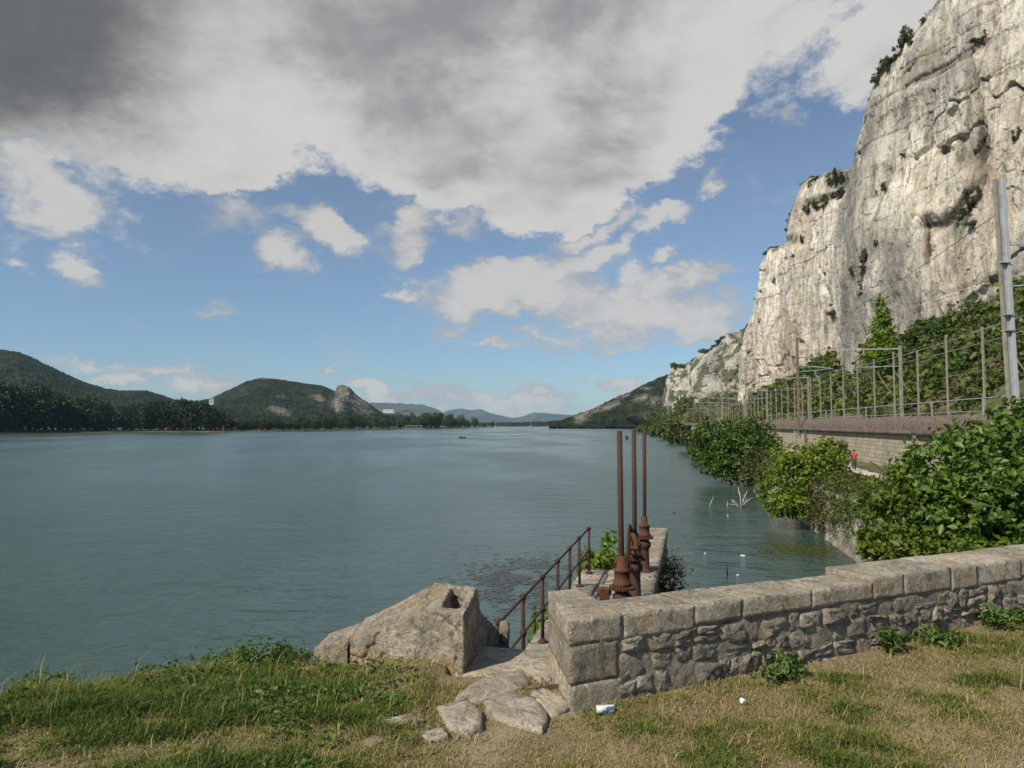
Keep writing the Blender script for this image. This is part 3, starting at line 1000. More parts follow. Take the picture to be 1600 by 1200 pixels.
# pale footpath on the shelf
m_path = mat_plain('path_gravel', (0.50, 0.45, 0.37), 0.95, var=0.15, scale=1.5, bstr=0.3)
pr = []
for Yv in np.linspace(24, 120, 90):
    xc = min(24.5 + 0.26 * (Yv - 52.7), wall_x(Yv) - 1.2)
    w_ = 0.65 + 0.1 * math.sin(Yv * 1.7)
    pr.append([(xc - w_, Yv, 2.95), (xc - w_ * .5, Yv, 3.0), (xc + w_ * .5, Yv, 3.0), (xc + w_, Yv, 2.95)])
pr = np.array(pr)
tag(obj('footpath', np_mesh('footpath', pr.reshape(-1, 3), grid_faces(len(pr), 4), m_path, True)), kind='structure')

# ================================================================== railway retaining wall
m_mason, t, b = new_mat('coursed_masonry')
p = geo_pos(t)
mv = NN(t, 'ShaderNodeSeparateXYZ')
link(t, p, mv.inputs[0])
cv = NN(t, 'ShaderNodeCombineXYZ')
link(t, mv.outputs[1], cv.inputs[0])
link(t, mv.outputs[2], cv.inputs[1])
br = NN(t, 'ShaderNodeTexBrick')
link(t, cv.outputs[0], br.inputs['Vector'])
br.inputs['Color1'].default_value = (0.44, 0.385, 0.28, 1)
br.inputs['Color2'].default_value = (0.34, 0.295, 0.215, 1)
br.inputs['Mortar'].default_value = (0.20, 0.175, 0.13, 1)
br.inputs['Scale'].default_value = 1.0
br.inputs['Mortar Size'].default_value = 0.022
br.inputs['Brick Width'].default_value = 0.75
br.inputs['Row Height'].default_value = 0.34
br.offset = 0.4
st = noise_n(t, mapping(t, p, (0.6, 0.6, 0.14)), 1.0, 5, 0.6).outputs['Fac']
c = mixc(t, M(t, 'MULTIPLY', maprange(t, st, 0.48, 0.68), 0.55), br.outputs['Color'], (0.17, 0.155, 0.125))
nn = noise_n(t, p, 2.5, 5, 0.7).outputs['Fac']
c = mixc(t, 1.0, c, ramp(t, nn, [(0.3, (0.75, 0.75, 0.75)), (0.7, (1.15, 1.15, 1.15))]), 'MULTIPLY')
link(t, c, b.inputs['Base Color'])
b.inputs['Roughness'].default_value = 0.95
bump(t, M(t, 'MULTIPLY_ADD', br.outputs['Fac'], -1.0, nn), 0.8, 0.05, b)

m_ballast = mat_plain('ballast', (0.135, 0.105, 0.080), 1.0, var=0.4, scale=3.0, bstr=0.8)
m_coping_b = mat_plain('sooty_coping', (0.125, 0.100, 0.078), 0.95, var=0.35, scale=1.2, bstr=0.4)
rw = empty('retaining_wall', (wall_x(60), 60, 2.8))
tag(rw, 'long tan coursed stone wall carrying the railway behind the footpath', 'retaining wall')


def strip(name, prof, Y0, Y1, n, mat, parent=None, wob=0.0, seed=0):
    """profile [(dx from wall line, z)] swept along the railway"""
    P = np.array([[(wall_x(Yv) + dx, Yv, z) for dx, z in prof] for Yv in np.linspace(Y0, Y1, n)])
    if wob:
        q = P.reshape(-1, 3)
        P[:, :, 0] += (fbm(q / 1.3, 3, 0.6, seed) * wob).reshape(P.shape[:2])
        P[:, :, 2] += (fbm(q / 1.3, 3, 0.6, seed + 4) * wob).reshape(P.shape[:2])
    if parent is not None:
        P = P - np.array(parent.location)
    return obj(name, np_mesh(name, P.reshape(-1, 3), grid_faces(n, len(prof)), mat), parent)


strip('wall_face', [(-0.25, 2.2), (0.0, 5.42)], 24, 420, 200, m_mason, rw)
strip('coping', [(0.0, 5.40), (-0.32, 5.40), (-0.34, 5.72), (0.25, 5.74)], 24, 420, 200, m_coping_b, rw)
bp = MB()
for Yv in (45.0, 52.2, 98.0):
    bp = MB().box((wall_x(Yv) - 0.16 - rw.location.x, Yv - 60, 1.25), (0.34, 0.55, 2.7), taper=0.9)
    bp.build('pilaster', m_mason, rw)
dp_ = MB().tube([(wall_x(91.0) - 0.35 - rw.location.x, 31.0, -0.4), (wall_x(91.0) - 0.35 - rw.location.x, 31.0, 2.6)], 0.13, 8)
dp_.build('drain_pipe', m_coping_b, rw)
tag(strip('railway_bed', [(0.25, 5.70), (0.30, 6.15), (0.75, 6.78), (2.2, 6.85), (15.8, 6.9)], 24, 560, 400, m_ballast, None, 0.10, 231), kind='structure')

# guard rail on the edge of the ballast
m_galv = mat_plain('galvanised_steel', (0.40, 0.41, 0.41), 0.55, 0.3, var=0.2, scale=2.0, bstr=0)
m_concrete = mat_plain('pale_concrete', (0.27, 0.25, 0.20), 0.9, var=0.25, scale=1.5, bstr=0.2)
m_brownpole = mat_plain('weathered_brown_steel', (0.20, 0.145, 0.095), 0.75, 0.1, var=0.25, scale=1.2, bstr=0.1)
gr = empty('guard_rail', (wall_x(60) + 0.8, 60, 6.7))
tag(gr, 'thin grey guard rail along the ballast edge above the tan wall', 'railing')
def gr_p(Yv, z): return (wall_x(Yv) + 0.8 - gr.location.x, Yv - 60, z - 6.7)
for zz, rr in ((7.75, 0.03), (6.98, 0.022)):
    MB().tube([gr_p(26, zz), gr_p(130, zz)], rr, 6).build('rail', m_galv, gr)
for Yv in np.arange(27, 131, 8.2):
    MB().box(gr_p(Yv, 7.2), (0.07, 0.07, 1.15)).build('post', m_galv, gr)

# ------------------------------------------------------------------ rockfall fence behind the tracks
fe = empty('rockfall_fence', (rail_x(32.3, 73), 73, 6.9))
tag(fe, 'long grey rockfall fence of tall posts between the railway and the scrub slope', 'fence')
post_me = MB().beam((0, 0, -0.3), (0, 0, 9.0), 0.14, 0.18).mesh('post', m_concrete)
lean_me = MB().beam((0.9, 0, 0), (-1.7, 0, 4.3), 0.12, 0.14).mesh('leaning_post', m_concrete)
N_POST = 46
for k in range(-1, N_POST):
    Yv = 73 + 9.3 * k
    bend = -0.0002 * max(0, Yv - 330) ** 2 * 0.6
    hgt = 1.0 + 0.05 * math.sin(k * 2.3)
    obj('post', post_me, fe, (rail_x(32.3, Yv) + bend - fe.location.x, Yv - 73, 0), (0, 0, 0.1), (1, 1, hgt))
    if (k * 7) % 5 in (0, 1, 3) and k < 34:
        zs = 8.0 + 0.9 * math.sin(k * 1.7)
        obj('leaning_post', lean_me, fe, (rail_x(38.5, Yv + 4) + bend - fe.location.x, Yv - 69, 3.4 + 0.5 * math.sin(k * 1.7)), (0, 0.12 * math.sin(k * 3.1), -0.2 + 0.1 * math.sin(k)), 0.9)
for zz in (4.6, 8.8):
    MB().tube([(rail_x(32.3, Yv) - fe.location.x, Yv - 73, zz) for Yv in np.arange(64, 340, 20)], 0.012, 4).build('cable', m_galv, fe)

# ------------------------------------------------------------------ catenary portals over the two tracks
M1, M2 = 18.05, 30.7
names = ['nearest pale mast with one arm at the right edge beside the fig bush', 'railway portal with a brown mast standing before the tan wall', 'second railway portal beyond the brown mast over the tracks',
         'third railway portal over the tracks beyond the large dark bush', 'fourth railway portal down the line above the river bushes', 'fifth small railway portal far down the line', 'sixth small railway portal far down the line',
         'seventh tiny railway portal far down the line']
for k in range(8):
    Y1 = 37.5 + 58 * k
    bend = -0.0002 * max(0, Y1 - 330) ** 2 * 0.6
    x1, x2 = rail_x(M1, Y1) + bend, rail_x(M2, Y1 - 2.3) + bend
    p = empty('catenary_portal', (x1, Y1, 5.6))
    tag(p, names[k], 'railway mast', 'catenary portals along the railway')
    top1 = 12.6 if k == 0 else 11.9
    base1 = 0.2 if k == 0 else -0.9
    m_a = (m_concrete if k in (0, 2, 3) else m_brownpole)
    mm = MB()
    w_ = 0.30
    lean = -0.35 if k == 0 else 0.0
    if k == 0:
        # H-section: two pale flanges and a darker web
        MB().beam((-0.20, 0.0, base1), (-0.20 + lean, 0, top1 + 0.7), 0.20, 0.10, up=(1, 0, 0)).build('flange', m_concrete, p)
        MB().beam((0.20, 0.0, base1), (0.20 + lean, 0, top1 + 0.7), 0.28, 0.16, up=(1, 0, 0)).build('flange', mat_plain('grey_painted_steel', (0.46, 0.48, 0.50), 0.5, 0.2, var=0.12, scale=1, bstr=0), p)
        MB().beam((0.0, 0.02, base1), (lean, 0.02, top1 + 0.7), 0.06, 0.34, up=(1, 0, 0)).build('web', m_galv, p)
        for zz in (8.9, 6.2, 5.4):
            MB().box((lean * zz / 12.6, -0.02, zz), (0.50, 0.40, 0.06)).build('collar', m_galv, p)
        MB().beam((0.1, 0, 9.9), (12.5, -2.3, 9.9), 0.14, 0.18).build('cross_beam', m_galv, p)
        MB().beam((0.1, 0, 7.7), (6.0, -1.1, 7.9), 0.06).build('bracket', m_galv, p)
        continue
    MB().beam((0, 0, base1), (0, 0, top1), w_, w_ * 0.8).build('mast', m_a, p)
    dx, dy = x2 - x1, -2.3
    MB().beam((dx, dy, 1.0), (dx, dy, 10.6), 0.34, 0.28).build('mast', m_concrete, p)
    MB().beam((0, 0, 10.2), (dx, dy, 10.2), 0.13, 0.16).build('cross_beam', m_galv, p)
    MB().beam((dx, dy, 8.0), (dx - 5.2, dy + 0.95, 7.9), 0.06, 0.09).build('bracket', m_galv, p)
    MB().beam((0, 0, 8.3), (4.3, -0.8, 7.8), 0.06, 0.09).build('bracket', m_galv, p)
    MB().beam((0, 0, 7.4), (4.3, -0.8, 7.8), 0.05, 0.07).build('bracket_stay', m_galv, p)
    if k == 1:
        MB().beam((2.0, -0.3, 7.6), (2.6, -0.4, 6.1), 0.5, 0.06).build('counterweight', m_galv, p)
wire_labels = ['thin contact wire strung over the nearer railway track', 'thin contact wire strung over the farther railway track', 'thin feeder wire along the tops of the river side masts']
for (off, z0, lab) in ((M1 + 4.3, 13.1, 0), (M2 - 5.0, 13.2, 1), (M1, 17.4, 2)):
    pts = []
    for k in range(8):
        Y1 = 37.5 + 58 * k
        for f_ in np.linspace(0, 1, 7)[:-1]:
            Yv = Y1 + 58 * f_
            pts.append((rail_x(off, Yv), Yv, z0 - 2.4 * f_ * (1 - f_)))
    tag(MB().tube(pts, 0.028, 4).build('overhead_wire', m_galv), wire_labels[lab], 'wire')

# ================================================================== meadow in the foreground
W0 = np.array([0.32, 4.21])
WD = np.array([0.907, 0.4216])
WN = np.array([-0.4216, 0.907])


def wall_line(X):
    return W0[1] + (X - W0[0]) * WD[1] / WD[0]


def edge_y(X):
    X = np.asarray(X, dtype=float)
    left = np.interp(X, [-30, -12, -6, -4.2, -3.2, -2.9, -2.2, -1.5, -1.2, 0.15, 0.3], [1.4, 2.8, 3.5, 4.0, 4.4, 4.75, 5.1, 5.4, 5.35, 5.35, 4.4])
    return np.where(X < 0.3, left, wall_line(X) + 0.22)


def ground_z(X, Y):
    X, Y = np.asarray(X, dtype=float), np.asarray(Y, dtype=float)
    p3 = np.stack([X, Y, X * 0], -1)
    z = GROUND + 0.016 * np.clip(X, 0, 12) + 0.035 * fbm(p3 / 1.1, 3, 0.5, 301) + 0.012 * fbm(p3 / 0.25, 2, 0.5, 303)
    z = z - 0.05 * sstep(0.9, 0.0, edge_y(X) - Y) * (X < -1.0) - 0.03 * sstep(-1.5, -4, X)
    z = z - 0.07 * sstep(-0.6, -1.3, X) * sstep(4.2, 5.0, Y)
    z = np.where(np.abs(X) < 0.5, z - 0.02, z)
    z = z - 0.25 * sstep(4.82, 4.95, Y) * (np.abs(X) < 0.42)
    return z


xs = np.unique(np.concatenate([np.linspace(-32, -6, 40), np.linspace(-6, 7, 230), np.linspace(7, 13, 16)]))
ts = np.linspace(0, 1, 110)
G = []
for X in xs:
    e = float(edge_y(X))
    Y = e - (e + 14) * (1 - ts) ** 1.9
    z = ground_z(np.full_like(Y, X), Y)
    row = np.stack([np.full_like(Y, X), Y, z], 1)
    if X < 0.3:
        sk = [(X, e + dd, GROUND - 0.05 - dd * 1.05) for dd in (0.25, 0.6, 1.2, 2.2, 3.4, 4.8, 6.2)]
    else:
        sk = [(X, e + 0.01 * i, GROUND - 0.1 - i * 0.8) for i in range(7)]
    G.append(np.concatenate([row, np.array(sk)]))
G = np.array(G)
m_ground, t, b = new_mat('dry_meadow')
p = geo_pos(t)
n1 = noise_n(t, p, 1.1, 5, 0.6).outputs['Fac']
n2 = noise_n(t, p, 9.0, 6, 0.7).outputs['Fac']
n3 = noise_n(t, p, 60.0, 4, 0.7).outputs['Fac']
c = mixc(t, maprange(t, n1, 0.35, 0.65), (0.20, 0.145, 0.080), (0.31, 0.24, 0.145))
c = mixc(t, M(t, 'MULTIPLY', maprange(t, n2, 0.5, 0.68), 0.7), c, (0.125, 0.115, 0.048))
c = mixc(t, 1.0, c, ramp(t, n3, [(0.3, (0.6, 0.6, 0.6)), (0.7, (1.2, 1.2, 1.2))]), 'MULTIPLY')
link(t, c, b.inputs['Base Color'])
b.inputs['Roughness'].default_value = 1.0
bump(t, M(t, 'MULTIPLY_ADD', n3, 0.4, n2), 0.9, 0.02, b)
tag(obj('meadow', np_mesh('meadow', G.reshape(-1, 3), grid_faces(len(xs), G.shape[1]), m_ground, True)), kind='structure')

# masonry under the parapet, falling to the basin
qy = []
for u_ in np.linspace(-0.1, 11.0, 160):
    c0 = W0 + WD * u_ + WN * 0.36
    qy.append([(c0[0] + WN[0] * 0.06 * k_, c0[1] + WN[1] * 0.06 * k_, 4.62 - k_ * 0.4) for k_ in range(15)])
qy = np.array(qy)
q = qy.reshape(-1, 3)
qy[:, :, 1] += (fbm(q / 0.35, 3, 0.6, 311) * 0.05).reshape(qy.shape[:2])
tag(obj('basin_wall', np_mesh('basin_wall', qy.reshape(-1, 3), grid_faces(len(qy), 15), M_PIER)), 'rough stone face falling from the parapet to the basin water', 'wall')

# ================================================================== near stonework
def poly_stone(name, pts, w_face, relief, depth, seed, mat):
    """a rubble stone in wall coordinates: pts (u,v) outline, dome towards the viewer (-w)"""
    pts = np.array(pts)
    # resample and round the outline
    ring = []
    n = len(pts)
    for i in range(n):
        a, b_, c_ = pts[i - 1], pts[i], pts[(i + 1) % n]
        ring += [b_ + (a - b_) * 0.10, b_ + (c_ - b_) * 0.10, (b_ + c_) / 2]
    ring = np.array(ring)
    m = len(ring)
    cen = ring.mean(0)
    rg = np.random.default_rng(seed)
    ring = cen + (ring - cen) * (1 + rg.uniform(-0.09, 0.07, (m, 1)))
    V, levels = [], ((1.0, depth), (1.0, 0.0), (0.93, -relief * 0.75), (0.5, -relief))
    for s_, w_ in levels:
        for k in range(m):
            r = cen + (ring[k] - cen) * s_
            j = rg.uniform(-0.6, 0.6) * relief if w_ < 0 else 0
            V.append((r[0], w_face + w_ + j, r[1]))
    V.append((cen[0], w_face - relief * rg.uniform(0.7, 1.2), cen[1]))
    fs = []
    for L in range(3):
        for k in range(m):
            a, b2 = L * m + k, L * m + (k + 1) % m
            fs.append((a, b2, b2 + m, a + m))
    tri = [(3 * m + k, 3 * m + (k + 1) % m, 4 * m) for k in range(m)]
    return np_mesh(name, np.array(V), [np.array(fs), np.array(tri)], mat, False)


def rough_box(name, lo, hi, mat, seed, amp=0.012, res=0.05, round_=0.03, skew=None, smooth=True):
    """a worn block: subdivided box with rounded arrises and noise"""
    lo, hi = np.array(lo, float), np.array(hi, float)
    n = np.clip(np.ceil((hi - lo) / res).astype(int), 2, 40)
    V, F, idx = [], [], {}

    def vid(i, j, k):
        key = (i, j, k)
        if key not in idx:
            idx[key] = len(V)
            V.append((i / n[0], j / n[1], k / n[2]))
        return idx[key]
    for ax in range(3):
        a1, a2 = [q for q in range(3) if q != ax]
        for side in (0, n[ax]):
            for i in range(n[a1]):
                for j in range(n[a2]):
                    quad = []
                    for di, dj in ((0, 0), (1, 0), (1, 1), (0, 1)):
                        key = [0, 0, 0]
                        key[ax], key[a1], key[a2] = side, i + di, j + dj
                        quad.append(vid(*key))
                    flip = (side == 0) ^ (ax == 1)
                    F.append(quad[::-1] if flip else quad)
    P = lo + np.array(V) * (hi - lo)
    inner_lo, inner_hi = lo + round_, hi - round_
    C = np.clip(P, inner_lo, inner_hi)
    D = P - C
    L = np.linalg.norm(D, axis=1, keepdims=True)
    P = np.where(L > 1e-6, C + D / np.maximum(L, 1e-6) * np.minimum(L, round_ * 1.05), P)
    nn_ = (P - (lo + hi) / 2)
    nn_ /= np.linalg.norm(nn_, axis=1, keepdims=True) + 1e-9
    P = P + nn_ * (fbm(P / 0.16 + seed * 3.7, 4, 0.6, seed) * amp)[:, None] + nn_ * (fbm(P / 0.045 + seed, 2, 0.6, seed + 2) * amp * 0.45)[:, None]
    if skew is not None:
        P = skew(P)
    return np_mesh(name, P, np.array(F), mat, smooth)


pw = empty('parapet_wall', (W0[0], W0[1], GROUND - 0.08), math.atan2(WD[1], WD[0]))
tag(pw, 'low grey rubble stone wall with worn coping running to the right edge', 'wall')
H_TOP = 0.575
def skew_end(P):
    P = P.copy()
    P[:, 0] += P[:, 1] * (0.335 - 0.5 * np.clip(P[:, 0], 0, 0.36))
    return P


# end pier of three quoins, deeper than the wall
rough = [(0.00, 0.43, H_TOP), (0.0, 0.215, 0.429), (0.0, -0.02, 0.214)]
for i, (u0, z0, z1) in enumerate(rough):
    obj('quoin', rough_box('quoin', (0.0 + 0.004 * i, 0.0, z0), (0.36 - 0.03 * (i == 1), 0.70, z1), [M_COPE, M_BLOCK, M_COPE][i], 400 + i, 0.007, 0.026, 0.008, skew_end), pw)
# coping course
u_ = 0.365
i = 0
rg = np.random.default_rng(21)
while u_ < 7.2:
    L_ = rg.uniform(0.22, 0.60)
    up = 0.035 * (u_ > 1.95) - 0.006 * rg.random()
    wd = 0.31 + 0.07 * (u_ > 1.95) + 0.05 * rg.random() + 0.02 * (u_ > 3)
    h0 = 0.452 + rg.uniform(-0.03, 0.015)
    obj('coping_stone', rough_box('coping_stone', (u_ + 0.0005, -0.004 + rg.uniform(-0.006, 0.006), h0), (u_ + L_ - 0.0005, wd, H_TOP + up + rg.uniform(-0.002, 0.003)), M_COPE, 420 + i, 0.007, 0.026, 0.006), pw)
    u_ += L_
    i += 1
# rubble face
rows_v = [-0.02, 0.10, 0.215, 0.325, 0.44]
rg = np.random.default_rng(33)


def wave(u, r):
    return 0.020 * math.sin(u * 3.1 + r * 2.2) + 0.016 * math.sin(u * 8.7 + r * 4.1)


si = 0
for r in range(4):
    u_ = 0.345 if r not in (1, 2) else 0.315
    prev_jit = (0.0, 0.0)
    while u_ < 6.6:
        L_ = rg.uniform(0.08, 0.25)
        jit = (rg.uniform(-0.03, 0.03), rg.uniform(-0.03, 0.03))
        b0, t0 = rows_v[r] + wave(u_, r), rows_v[r + 1] + wave(u_, r + 1) * (r < 3)
        b1, t1 = rows_v[r] + wave(u_ + L_, r), rows_v[r + 1] + wave(u_ + L_, r + 1) * (r < 3)
        if r == 0:
            b0, b1 = rows_v[0], rows_v[0]
        g = 0.004
        pieces = [[(u_ + prev_jit[0] + g, b0 + g), (u_ + L_ + jit[0] - g, b1 + g), (u_ + L_ + jit[1] - g, t1 - g), (u_ + prev_jit[1] + g, t0 - g)]]
        if rg.random() < 0.28 and L_ > 0.13:        # a stone split in two
            q = pieces[0]
            f_ = rg.uniform(0.35, 0.65)
            ml = (np.array(q[0]) * (1 - f_) + np.array(q[3]) * f_)
            mr = (np.array(q[1]) * (1 - f_) + np.array(q[2]) * f_) + np.array([0, rg.uniform(-0.02, 0.02)])
            pieces = [[q[0], q[1], tuple(mr - [0, g]), tuple(ml - [0, g])], [tuple(ml + [0, g]), tuple(mr + [0, g]), q[2], q[3]]]
        for pc in pieces:
            pc = [(a + rg.uniform(-0.012, 0.012), b_ + rg.uniform(-0.01, 0.01)) for a, b_ in pc]
            obj('stone', poly_stone('stone', pc, 0.014 + rg.uniform(-0.006, 0.006), rg.uniform(0.010, 0.026), 0.09, 500 + si, M_WALL), pw)
            si += 1
        u_ += L_
        prev_jit = jit
# mortar behind the stones
mu, mv_ = np.meshgrid(np.linspace(0.2, 11, 420), np.linspace(-0.1, 0.545, 34), indexing='ij')
q = np.stack([mu.ravel(), mu.ravel() * 0, mv_.ravel()], 1)
w_ = 0.004 + fbm(q / 0.09, 4, 0.6, 351) * 0.014 + 0.012 * sstep(0.44, 0.50, q[:, 2])
front = np.stack([mu.ravel(), w_, mv_.ravel() + (mv_.ravel() > 0.5) * (0.010 + 0.035 * sstep(2.55, 2.65, mu.ravel()))], 1).reshape(420, 34, 3)
backr = front[:, ::-1, :].copy()
backr[:, :, 1] = 0.29
P = np.concatenate([front, backr], 1)
obj('mortar', np_mesh('mortar', P.reshape(-1, 3), grid_faces(420, 68), M_MORTAR), pw)
# the part of the coping beyond the stones seen in the picture
obj('coping_run', rough_box('coping_run', (7.25, 0.0, 0.42), (11.0, 0.36, H_TOP + 0.03), M_COPE, 470, 0.012, 0.1, 0.024), pw)


# ------------------------------------------------------------------ carved blocks
def carve(name, hull, cutters, voxel, amp, seed, mat):
    """convex block minus convex cutters, remeshed and worn"""
    def hull_obj(pts):
        bm = bmesh.new()
        for q in pts:
            bm.verts.new(q)
        bmesh.ops.convex_hull(bm, input=bm.verts)
        me = bpy.data.meshes.new('tmp')
        bm.to_mesh(me)
        bm.free()
        o = bpy.data.objects.new('tmp', me)
        COL.objects.link(o)
        return o
    base = hull_obj(hull)
    cs = []
    for c_ in cutters:
        co = hull_obj(c_)
        md = base.modifiers.new('b', 'BOOLEAN')
        md.operation = 'DIFFERENCE'
        md.object = co
        md.solver = 'EXACT'
        cs.append(co)
    rm = base.modifiers.new('r', 'REMESH')
    rm.mode = 'VOXEL'
    rm.voxel_size = voxel
    dg = bpy.context.evaluated_depsgraph_get()
    ev = base.evaluated_get(dg)
    me = ev.to_mesh()
    n = len(me.vertices)
    co = np.empty(n * 3)
    me.vertices.foreach_get('co', co)
    no = np.empty(n * 3)
    me.vertices.foreach_get('normal', no)
    co, no = co.reshape(-1, 3), no.reshape(-1, 3)
    F3 = [tuple(pp.vertices) for pp in me.polygons]
    ev.to_mesh_clear()
    for o in [base] + cs:
        d = o.data
        bpy.data.objects.remove(o)
        bpy.data.meshes.remove(d)
    co = co + no * (fbm(co / 0.22, 4, 0.6, seed) * amp * 0.5 + fbm(co / 0.05, 3, 0.6, seed + 3) * amp * 0.5)[:, None]
    crk = sstep(0.93, 0.99, ridged(co / 0.33 + 0.2 * fbm(co / 0.12, 2, 0.5, seed + 7)[:, None], 1, seed + 6))
    co = co - no * (crk * amp * 1.3)[:, None] + no * (np.round(fbm(co / 0.12, 3, 0.6, seed + 9) * 4) / 4 * amp * 0.35)[:, None]
    q4 = [f for f in F3 if len(f) == 4]
    q3 = [f for f in F3 if len(f) == 3]
    fl = ([np.array(q4)] if q4 else []) + ([np.array(q3)] if q3 else [])
    return np_mesh(name, co, fl, mat, True)


bk = empty('wing_wall', (-0.75, 5.2, GROUND - 0.1))
tag(bk, 'sloping carved limestone block with a dark square socket beside the steps', 'stone block')
bl = np.array(bk.location)


def rel(pts):
    return [tuple(np.array(q) - bl) for q in pts]


body = [(-0.316, 4.90, 4.45), (-0.316, 4.90, 4.955), (-0.467, 4.98, 4.965), (-0.244, 5.22, 5.06), (-0.55, 5.47, 5.04), (-1.16, 5.36, 4.66), (-1.14, 5.76, 4.70), (-1.16, 5.36, 4.40), (-1.14, 5.76, 4.30), (-0.20, 5.62, 4.45), (-0.24, 5.60, 4.80)]
sock = [(-0.475, 5.04, 4.80), (-0.345, 5.00, 4.80), (-0.305, 5.24, 4.80), (-0.43, 5.34, 4.80), (-0.48, 5.02, 5.3), (-0.34, 4.99, 5.3), (-0.29, 5.27, 5.3), (-0.43, 5.36, 5.3)]
obj('carved_block', carve('carved_block', rel(body), [rel(sock)], 0.012, 0.018, 701, M_BLOCK), bk)
obj('end_stone', carve('end_stone', rel([(-1.175, 5.37, 4.35), (-1.175, 5.38, 4.65), (-1.15, 5.74, 4.68), (-1.15, 5.74, 4.3), (-1.47, 5.52, 4.45), (-1.46, 5.52, 4.56), (-1.42, 5.86, 4.57), (-1.42, 5.86, 4.3)]), [], 0.014, 0.014, 711, M_BLOCK), bk)
obj('stair_flank', carve('stair_flank', rel([(-0.25, 5.45, 4.0), (-0.235, 5.45, 4.86), (-0.09, 5.88, 4.58), (-0.09, 5.88, 3.8), (-0.48, 5.45, 4.86), (-0.48, 5.45, 4.0), (-0.36, 5.9, 4.58), (-0.36, 5.9, 3.8)]), [], 0.02, 0.012, 721, M_BLOCK), bk)
obj('foot_stone', carve('foot_stone', rel([(-0.10, 5.86, 4.3), (-0.02, 5.86, 4.3), (-0.02, 6.05, 4.3), (-0.10, 6.05, 4.3), (-0.10, 5.86, 4.60), (-0.02, 5.86, 4.61), (-0.02, 6.05, 4.62), (-0.10, 6.05, 4.62)]), [], 0.02, 0.01, 731, M_BLOCK), bk)


# ------------------------------------------------------------------ flagstones and steps
def gp(px, py, h=1.6):
    """point of the photograph on the level h below the eye"""
    r = ray(px, py)
    s_ = -h / r.z
    return np.array([r.x * s_, r.y * s_])


def slab(name, px_poly, h, up, th, mat, seed, parent=None, org=None):
    pts = np.array([gp(a, b_, h) for a, b_ in px_poly])
    ring = []
    n = len(pts)
    for i in range(n):
        a, b_, c_ = pts[i - 1], pts[i], pts[(i + 1) % n]
        ring += [b_ + (a - b_) * 0.10, b_ + (c_ - b_) * 0.10]
    for _ in range(1):
        ring = [x for i in range(len(ring)) for x in (ring[i], (ring[i] + ring[(i + 1) % len(ring)]) / 2)]
    ring = np.array(ring)
    cen = ring.mean(0)
    rg = np.random.default_rng(seed)
    ring = cen + (ring - cen) * (1.10 + rg.uniform(-0.05, 0.05, (len(ring), 1)))
    m = len(ring)
    V, F = [], []
    for s_, z in ((1.0, -th), (1.0, up * 0.3), (0.96, up), (0.7, up), (0.35, up)):
        for k in range(m):
            r = cen + (ring[k] - cen) * s_
            V.append((r[0], r[1], EYE - h + z + (rg.uniform(-0.006, 0.006) if z == up else 0)))
    V.append((cen[0], cen[1], EYE - h + up))
    for L in range(4):
        for k in range(m):
            a, b2 = L * m + k, L * m + (k + 1) % m
            F.append((a, b2, b2 + m, a + m))
    T = [(4 * m + k, 4 * m + (k + 1) % m, 5 * m) for k in range(m)]
    V = np.array(V)
    if org is not None:
        V = V - np.array(org)
    return obj(name, np_mesh(name, V, [np.array(F), np.array(T)], mat, True), parent)


FLAGS = [[(728, 1084), (765, 1062), (815, 1057), (822, 1076), (795, 1090), (755, 1104), (708, 1108)],
         [(682, 1112), (735, 1103), (752, 1125), (750, 1143), (725, 1150), (700, 1138)],
         [(760, 1098), (800, 1092), (838, 1100), (854, 1124), (846, 1146), (800, 1134), (766, 1122)],
         [(830, 1092), (852, 1085), (872, 1092), (890, 1110), (862, 1122), (843, 1106)],
         [(586, 1132), (640, 1121), (664, 1130), (622, 1141), (590, 1142)], [(558, 1168), (585, 1155), (604, 1166), (575, 1178)], [(655, 1150), (690, 1142), (700, 1155), (668, 1162)]]
fs_ = empty('flagstone_path', (-0.15, 4.2, GROUND))
tag(fs_, kind='structure')
FLAG_POLY = []
for i, fp in enumerate(FLAGS):
    zz = 1.615 if i < 4 else 1.61
    slab('flagstone', fp, zz, 0.034 if i < 4 else 0.022, 0.1, M_FLAG, 800 + i, fs_, fs_.location)
    FLAG_POLY.append(np.array([gp(a, b_, zz) for a, b_ in fp]))
steps = empty('stone_steps', (0.0, 5.2, GROUND))
tag(steps, 'worn pale stone steps going down between the block and the wall', 'steps')
sd = np.array([0.24, 1.0]) / math.hypot(0.24, 1.0)
sn = np.array([sd[1], -sd[0]])
for k in range(9):
    c0 = np.array([-0.02, 5.15]) + sd * (0.40 * k + (0.0 if k == 0 else 0.08))
    z1 = 4.575 - 0.165 * k
    L_ = 0.62 if k == 0 else 0.46
    me = rough_box('step', (-0.30, -L_ / 2, -0.22), (0.34, L_ / 2, 0.0), M_PIER if k else M_FLAG, 840 + k, 0.008, 0.06, 0.02)
    obj('step', me, steps, (c0[0] - steps.location.x, c0[1] - steps.location.y, z1 - GROUND), (0, 0, -math.atan2(sd[0], sd[1])))

# ------------------------------------------------------------------ pier with the sluices
PIER_Z = EYE - 3.1


def rail_line(Y):
    return 0.446 + (Y - 10.7) * 0.2385


def pier_right(Y):
    return 2.87 + (Y - 15) * 0.243


